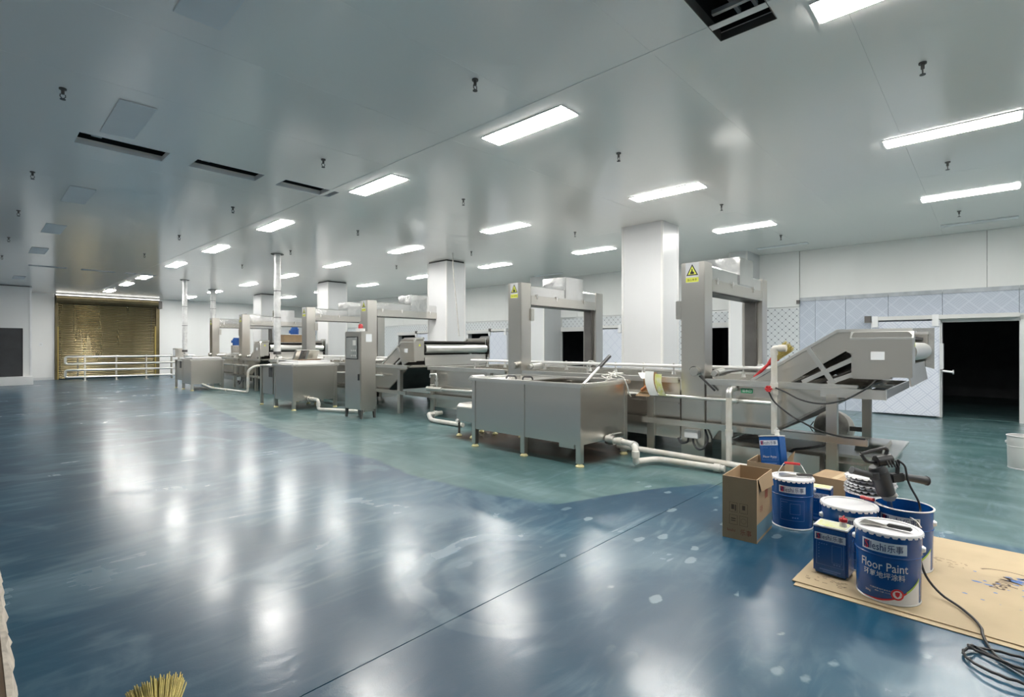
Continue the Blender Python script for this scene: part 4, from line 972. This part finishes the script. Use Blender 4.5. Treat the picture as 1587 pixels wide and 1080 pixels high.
    if handle == 'down':
        pts_ = []
        for k in range(13):
            a = face-PI/2+PI*k/12+ .0; q = math.sin(PI*k/12)
            pts_.append((c[0]+(r+.013)*math.cos(a+PI*0), c[1]+(r+.013)*math.sin(a), c[2]+h-.078-.12*q))
        MB().tube(pts_, .0028, 6).build('bail_wire', 'chrome', t)
    return t
camdir = lambda x, y: math.atan2(-y, -x)
A_ = (3.52, .42, .012)
pail(A_, camdir(3.52, .42)-.13, 'front blue paint pail lettered on its face with a scraper on the lid', front='wide', r=.152)
B_ = (3.87, .665, .012)
pail(B_, camdir(3.87, .665)+.28, 'blue pail with clean white lid behind the front tin', r=.152)
b_ = Vector((3.98, .60, .012))
t = bpy.data.objects['paint_pail.001']
MB().tube([(4.03, .65, .33), (4.04, .60, .41), (4.00, .555, .40), (3.93, .33, .345), (3.88, .30, .318)], .003, 6, .03).build('bail_wire', 'chrome', t)
MB().cyl((4.045, .625, .40), (3.99, .55, .408), .011, 10).build('red_grip', 'red', t)
C_ = (4.08, .405, .012)
pail(C_, camdir(4.08, .405)-.15, 'open empty blue pail without lid holding the mixer shaft', front='wide', r=.15, lid=False, opened=True, h=.372)
D_ = (4.50, .646, 0)
pail(D_, camdir(4.50, .646)+.45, 'blue pail topped with a stack of used lids', front='panel', r=.148, h=.33, lid=False)
first = None
for k in range(6):
    nn = 144; vs = []; z = .336+.022*k; r = .148-.001*k; ox = random.uniform(-.015, .015); oy = random.uniform(-.015, .015); tx = random.uniform(-.07, .07)
    for i in range(nn):
        a = 2*PI*i/nn+k*.4; q = i % 6; ro = r+.012 if q in (1, 2, 3, 4) else r+.005
        for rr_, zz in ((.0, .002), (r-.016, .001), (r-.012, .006), (r+.004, .007), (ro, -.004 if q in (1, 2, 3, 4) else .003)):
            vs.append((D_[0]+ox+rr_*math.cos(a), D_[1]+oy+rr_*math.sin(a), z+zz+tx*rr_*math.cos(a)*.6))
    o = MB().add(vs, [(i*5+j, ((i+1) % nn)*5+j, ((i+1) % nn)*5+j+1, i*5+j+1) for i in range(nn) for j in range(4)]).build('used_lid', 'lid_worn' if k < 5 else 'lid')
    tag(o, '%s used white pail lid up in the lid stack' % ORD[k] if k else 'lowest used white pail lid, resting on the blue pail', 'lid', 'stack of used pail lids')
E_ = (4.42, 1.135, 0)
pail(E_, camdir(4.42, 1.135)+.0, 'blue pail with white lid and raised red grip beside the tall carton', r=.146, handle='up')
K_ = (8.25, -.285, 0)
kt = pail(K_, camdir(8.25, -.285), 'plain white open pail at the right edge of the photo', front='none', lid=False, opened=True, blue='white', h=.37)
kt['group'] = 'pails on the floor'
MB().lathe([(.001, .34), (.146, .34)], K_, 30).build('dark_contents', 'void', kt)

def scraper(p, ang, z, label, hm='dkgrey', L=.22):
    t = thing('putty_knife', (p[0], p[1], z), label, 'scraper')
    d = Vector((math.cos(ang), math.sin(ang), 0)); s = Vector((-d.y, d.x, 0)); o = Vector((p[0], p[1], z))
    w0, w1 = .05, .012; a = -L*.5; m_ = L*.08
    vs = [o+d*a+s*w0, o+d*a-s*w0, o+d*m_-s*w1, o+d*m_+s*w1]
    MB().add([v+Vector((0, 0, q)) for q in (0, .002) for v in vs], [(0, 1, 2, 3), (7, 6, 5, 4), (0, 4, 5, 1), (1, 5, 6, 2), (2, 6, 7, 3), (3, 7, 4, 0)]).build('blade', 'steel', t)
    MB().bar(o+d*m_*.6+Vector((0, 0, .008)), o+d*(L*.55)+Vector((0, 0, .010)), .030, .018).build('handle', hm, t, bevel=.005)
scraper((3.50, .43), camdir(3.5, .43)+PI+.95-PI*.87, .396, 'grey putty knife lying on the front pail lid')
scraper((4.44, 1.12), -1.15, .384, 'blue grey scraper on the pail beside the tall carton', 'steel_dk')

def tin(loc, rot, label, w=.19, d=.125, h=.27, cap='red', tilt=None):
    """square tin; w across its face, d deep; face looks along local -X"""
    t = thing('solvent_tin', loc, label, 'tin', 'blue rectangular tins')
    o = t.location.copy(); t.location = (0, 0, 0)
    MB().box(0, d, -w/2, w/2, .004, h).build('tin_body', 'blue', t, bevel=.012)
    MB().box(.001, d-.001, -w/2+.001, w/2-.001, h-.006, h+.003).build('top_rim', 'lid', t, bevel=.002)
    MB().box(.014, d-.014, -w/2+.014, w/2-.014, h+.003, h+.0045).build('tin_top', 'paper_print', t)
    if cap:
        MB().cyl((d*.5, -w*.28, h+.003), (d*.5, -w*.28, h+.035), .021, 14, .016).build('spout', 'pvc' if cap == 'red' else 'white', t)
        MB().cyl((d*.5, -w*.28, h+.035), (d*.5, -w*.28, h+.052), .022, 14).tube([(d*.5-.02, -w*.28, h+.052), (d*.5-.01, -w*.28, h+.066), (d*.5+.02, -w*.28, h+.066), (d*.5+.03, -w*.28, h+.05)], .003, 6, .01).build('cap', cap, t)
    fn = lambda e: (lambda u, v: (-e*.8, -u, v))
    sh = lambda dv: (lambda e: (lambda u, v: (-e, -u, v+dv)))
    logo(t, sh(h-.06), 1, w*.88)
    b = MB().frame(-w*.39, w*.39, .06, h-.085, .0018, fn(.0012), 1).frame(.01, w*.33, .085, h-.10, .0015, fn(.0012), 1)
    for k in range(4): b.grid(-w*.32+.013*k, -w*.32+.013*k+.006, h-.105, h-.10, 1, 1, fn(.0012))
    for k in range(5): b.grid(-w*.33, -w*.33+.004, .10+.018*k, .106+.018*k, 1, 1, fn(.0012))
    for k in range(3): b.grid(w*.10+.014*k, w*.10+.014*k+.008, .072, .079, 1, 1, fn(.0012))
    b.grid(-w*.3, w*.3, .03, .036, 1, 1, fn(.0012)).grid(-w*.2, w*.2, .02, .024, 1, 1, fn(.0012))
    b.build('panel_print', 'blue_line', t)
    t.location = o; t.rotation_euler = (tilt[0] if tilt else 0, tilt[1] if tilt else 0, rot)
    return t
tin((3.545, .705, .014), -.05, 'front blue tin with red cap standing on the cardboard sheet', w=.185, d=.15, h=.29)
tin((4.62, 1.0, 0), .05, 'blue tin with bright printed top between the pail and the closed carton', w=.17, d=.13, h=.27, cap=None)
ti = tin((4.80, 1.40, .34), -.22, 'tilted blue tin sticking out of the back carton', w=.185, d=.12, h=.27, cap='white', tilt=(-.16, .10))
b = MB(); b0 = []
put_text(b, 'Floor Paint', .018, 0, .09, lambda u, v: (-.002, -u, v), .12)
me = b.build('title_lettering', 'print_w'); me.parent = ti

def carton(x0, y0, wx, wy, h, rot, label, closed=False, opened_flap=True):
    """carton with near corner at x0,y0; local axes before rot"""
    t = thing('cardboard_carton', (x0, y0, 0), label, 'carton', 'brown cartons by the pails')
    t.location = (0, 0, 0); q = .006
    for y in (0, wy-q): MB().box(0, wx, y, y+q, 0, h).build('side_panel', 'card', t)
    for x in (0, wx-q): MB().box(x, x+q, q, wy-q, 0, h).build('end_panel', 'card', t)
    MB().box(q, wx-q, q, wy-q, 0, .008).build('carton_floor', 'card_in', t)
    if closed:
        MB().box(0, wx, 0, wy/2-.001, h, h+.005).build('top_flap', 'card', t); MB().box(0, wx, wy/2+.001, wy, h, h+.005).build('top_flap', 'card', t)
        MB().box(wx*.05, wx*.95, wy/2-.022, wy/2+.022, h+.005, h+.0056).build('tape', 'sheet', t)
    t.location = (x0, y0, 0); t.rotation_euler = (0, 0, rot)
    return t
t = carton(3.81, 1.205, .43, .235, .45, .06, 'tall open carton standing beside the blue pail')
def local(t, mb, name, m):
    o = mb.build(name, m); o.parent = t; return o
fe = lambda e: (lambda u, v: (-e, .1175-u, v))
b = MB()
for (u, v) in ((-.04, .23), (.03, .23), (-.04, .14), (.03, .14)): b.frame(u-.028, u+.028, v-.035, v+.035, .002, fe(.0008), 1)
b.grid(-.055, -.035, .215, .25, 1, 1, fe(.001)).grid(-.03, -.022, .205, .25, 1, 1, fe(.001)).grid(.02, .04, .22, .252, 1, 1, fe(.001)).grid(-.056, -.025, .145, .152, 1, 1, fe(.001)).grid(-.056, -.025, .13, .136, 1, 1, fe(.001))
for k in range(12):
    a = 2*PI*k/12; b.grid(.03+.018*math.cos(a)-.002, .03+.018*math.cos(a)+.002, .14+.018*math.sin(a)-.002, .14+.018*math.sin(a)+.002, 1, 1, fe(.001))
local(t, b, 'handling_symbols', 'print')
b = MB(); put_text(b, 'leshi', .020, -.055, .062, fe(.001), .055); put_text(b, '乐事', .042, .045, .06, fe(.001), .075); local(t, b, 'lettering', 'print_red')
fs = lambda e: (lambda u, v: (u, -e, v))
b = MB().grid(.0, .43, .02, .13, 1, 1, fs(.0008)); local(t, b, 'blue_band', 'blue_line').data.materials[0] = mat('faded_blue_print', (.10, .19, .24), .7)
b = MB().grid(.22, .30, .27, .35, 1, 1, fs(.0009)); put_text(b, '环氧', .05, .12, .22, fs(.001), .08); local(t, b, 'side_lettering', 'print_red')
local(t, MB().add([(.03, -.002, .45), (.40, -.002, .45), (.39, -.018, .34), (.06, -.015, .36)], [(0, 1, 2, 3)]).add([(.03, -.004, .45), (.40, -.004, .45), (.39, -.021, .34), (.06, -.018, .36)], [(3, 2, 1, 0)]), 'hanging_flap', 'card')
t = carton(4.72, 1.27, .34, .30, .385, .05, 'open carton with a tin sticking out, behind the raised grip')
local(t, MB().add([(0, 0, .385), (.32, 0, .385), (.30, -.02, .47), (.03, -.025, .46)], [(0, 1, 2, 3)]), 'raised_flap', 'card')
t = carton(4.98, .80, .34, .34, .27, -.12, 'closed brown carton behind the pail with stacked lids', closed=True)
local(t, MB().grid(.12, .20, .12, .17, 1, 1, fs(.001)), 'stamp_print', 'print_red')

# cardboard sheet under the pails
t = thing('cardboard_sheet', (4.0, -.3, 0), 'flat tan cardboard sheets spread under the front pails', 'cardboard', None)
MB().box(3.30, 4.84, -1.6, .84, 0, .005).build('lower_sheet', 'sheet', t)
MB().prism([(3.33, -1.6), (4.84, -1.6), (4.80, .81), (3.345, .86)], 2, .006, .0115).build('upper_sheet', 'sheet', t)
zt = .0121
b = MB()
pp = plane((4.24, -.02, zt), (-.35, 1.0, 0), (-1.0, -.35, 0))
put_text(b, 'Midea', .10, .0, 0, plane((4.13, -.07, zt), (-1, .28, 0), (-.28, -1, 0)), .24)
for k in range(22):
    a0_, a1_ = (.15+.95*k/22)*PI, (.15+.95*(k+1)/22)*PI
    q = lambda a, r: (4.27+r*math.sin(a)*.75, -.08+r*math.cos(a)*1.05, zt)
    b.add([q(a0_, .125), q(a1_, .125), q(a1_, .138), q(a0_, .138)], [(0, 1, 2, 3)])
b.build('sheet_lettering', 'print', t)
b = MB(); random.seed(21)
for (cx_, cy_, n_) in ((3.48, .70, 26), (4.28, .20, 22)):
    for k in range(n_):
        x = cx_+random.uniform(-.07, .07); y = cy_+random.uniform(-.10, .10); l = random.uniform(.006, .03)
        b.add([(x, y, zt), (x+.006, y, zt), (x+.006, y+l, zt), (x, y+l, zt)], [(0, 1, 2, 3)])
b.build('small_print', 'print', t)['kind'] = 'stuff'
b = MB()
for k in range(150):
    if k < 70: x, y = random.gauss(4.12, .09), random.gauss(-.28, .10)
    elif k < 120: a = random.uniform(.5, 2.6); x, y = 4.18+.12*math.sin(a)+random.gauss(0, .012), -.30+.25*math.cos(a)+random.gauss(0, .015)
    else: x, y = random.gauss(4.05, .16), random.gauss(-.15, .16)
    r = random.uniform(.003, .016); e = random.uniform(.8, 2.6); m_ = 7
    b.add([(x+r*math.cos(2*PI*i/m_)*random.uniform(.6, 1), y+r*e*math.sin(2*PI*i/m_)*random.uniform(.6, 1), zt+.0004) for i in range(m_)], [tuple(range(m_))])
b.build('paint_splashes', 'splash', t)['kind'] = 'stuff'

# electric paint mixer standing in the open pail
t = thing('paint_mixer', (4.05, .50, .36), 'black electric paint mixer with side handles resting over the open pail', 'power mixer')
hx, hy = 4.06, .47
# local frame: right along view, up
R_ = Vector((math.cos(-.82), math.sin(-.82), 0)); F_ = Vector((-R_.y, R_.x, 0)); U_ = Vector((0, 0, 1))
O_ = Vector((4.012, .516, .525))
def L(a, b_, c_=0): return O_+(R_*a+U_*b_+F_*c_)*1.1
MB().cyl(L(-.012, .06), L(.035, -.07), .056, 18, .050).cyl(L(-.03, .095), L(-.012, .06), .04, 18, .056).build('motor_body', 'dkgrey', t, bevel=.004)
MB().cyl(L(-.03, .12), L(.06, .135), .036, 14).build('motor_head', 'black', t, bevel=.004)
b = MB()
for k in range(4): b.bar(L(.0+.018*k, .135, -.045), L(.006+.018*k, .10, -.062), .006, .008)
b.build('vent_slot', 'black', t)
MB().cyl(L(.045, -.075), L(.05, -.105), .050, 16, .03).build('gear_nose', 'dust', t)
MB().cyl(L(.05, -.105), L(.058, -.15), .014, 10).cyl(L(.058, -.15), L(.10, -.42), .008, 8).build('mixing_shaft', 'steel', t)
MB().tube([L(-.115, .165), L(-.085, .12), L(-.01, .115), L(.025, .145), L(.04, .19), L(.02, .20), L(-.115, .165)], .011, 8, .02).build('top_handle', 'black', t)
MB().cyl(L(-.05, .04, -.02), L(-.185, .075, -.03), .019, 12, .021).cyl(L(-.19, .077, -.03), L(-.185, .075, -.03), .024, 12).cyl(L(-.045, .025, -.02), L(-.055, .06, -.02), .03, 12).build('grip', 'dkgrey', t)
MB().cyl(L(.13, .03, .02), L(.29, .0, .03), .021, 12, .027).cyl(L(.29, .0, .03), L(.296, -.001, .03), .031, 12).build('grip', 'dkgrey', t)
MB().bar(L(.06, .02, .01), L(.14, .028, .02), .05, .055).bar(L(.105, .04, .01), L(.11, .13, .01), .03, .022).build('switch_block', 'black', t, bevel=.006)
cb = MB().tube([L(.105, .125, .0), L(.135, .10, -.01), L(.145, .0, -.02), (4.10, .33, .42), (4.095, .32, .36), (3.98, .33, .34), (3.80, .30, .30), (3.70, .31, .30), (3.70, .30, .22), (3.69, .27, .10), (3.66, .20, .03), (3.58, .12, .024), (3.46, .055, .024), (3.37, .03, .024), (3.33, .03, .02), (3.28, .02, .012), (3.20, .0, .012), (3.14, -.02, .012), (3.06, -.10, .012)], .0062, 7, .05).build('mixer_cable', 'rubber')
tag(cb, 'black mixer cable trailing over the cardboard to the floor', 'cable')
b = MB(); pts = []
for k in range(64):
    a = .5+2*PI*k/36; e = 1+.10*math.sin(k*.23)
    pts.append((3.06+.11*e*math.cos(a)+.0016*k*.4, -.03-.16*e*math.sin(a)-.0012*k, .012+.006*math.sin(k*1.7)**2+(.05*math.sin((k-44)/20*PI) if k > 44 else 0)))
pts += [(2.98, -.2, .012), (2.9, -.3, .012), (2.7, -.6, .012)]
cl = b.tube(pts, .0062, 7).build('cable_coil', 'rubber'); tag(cl, 'loose coil of black cable at the lower right corner', 'cable')
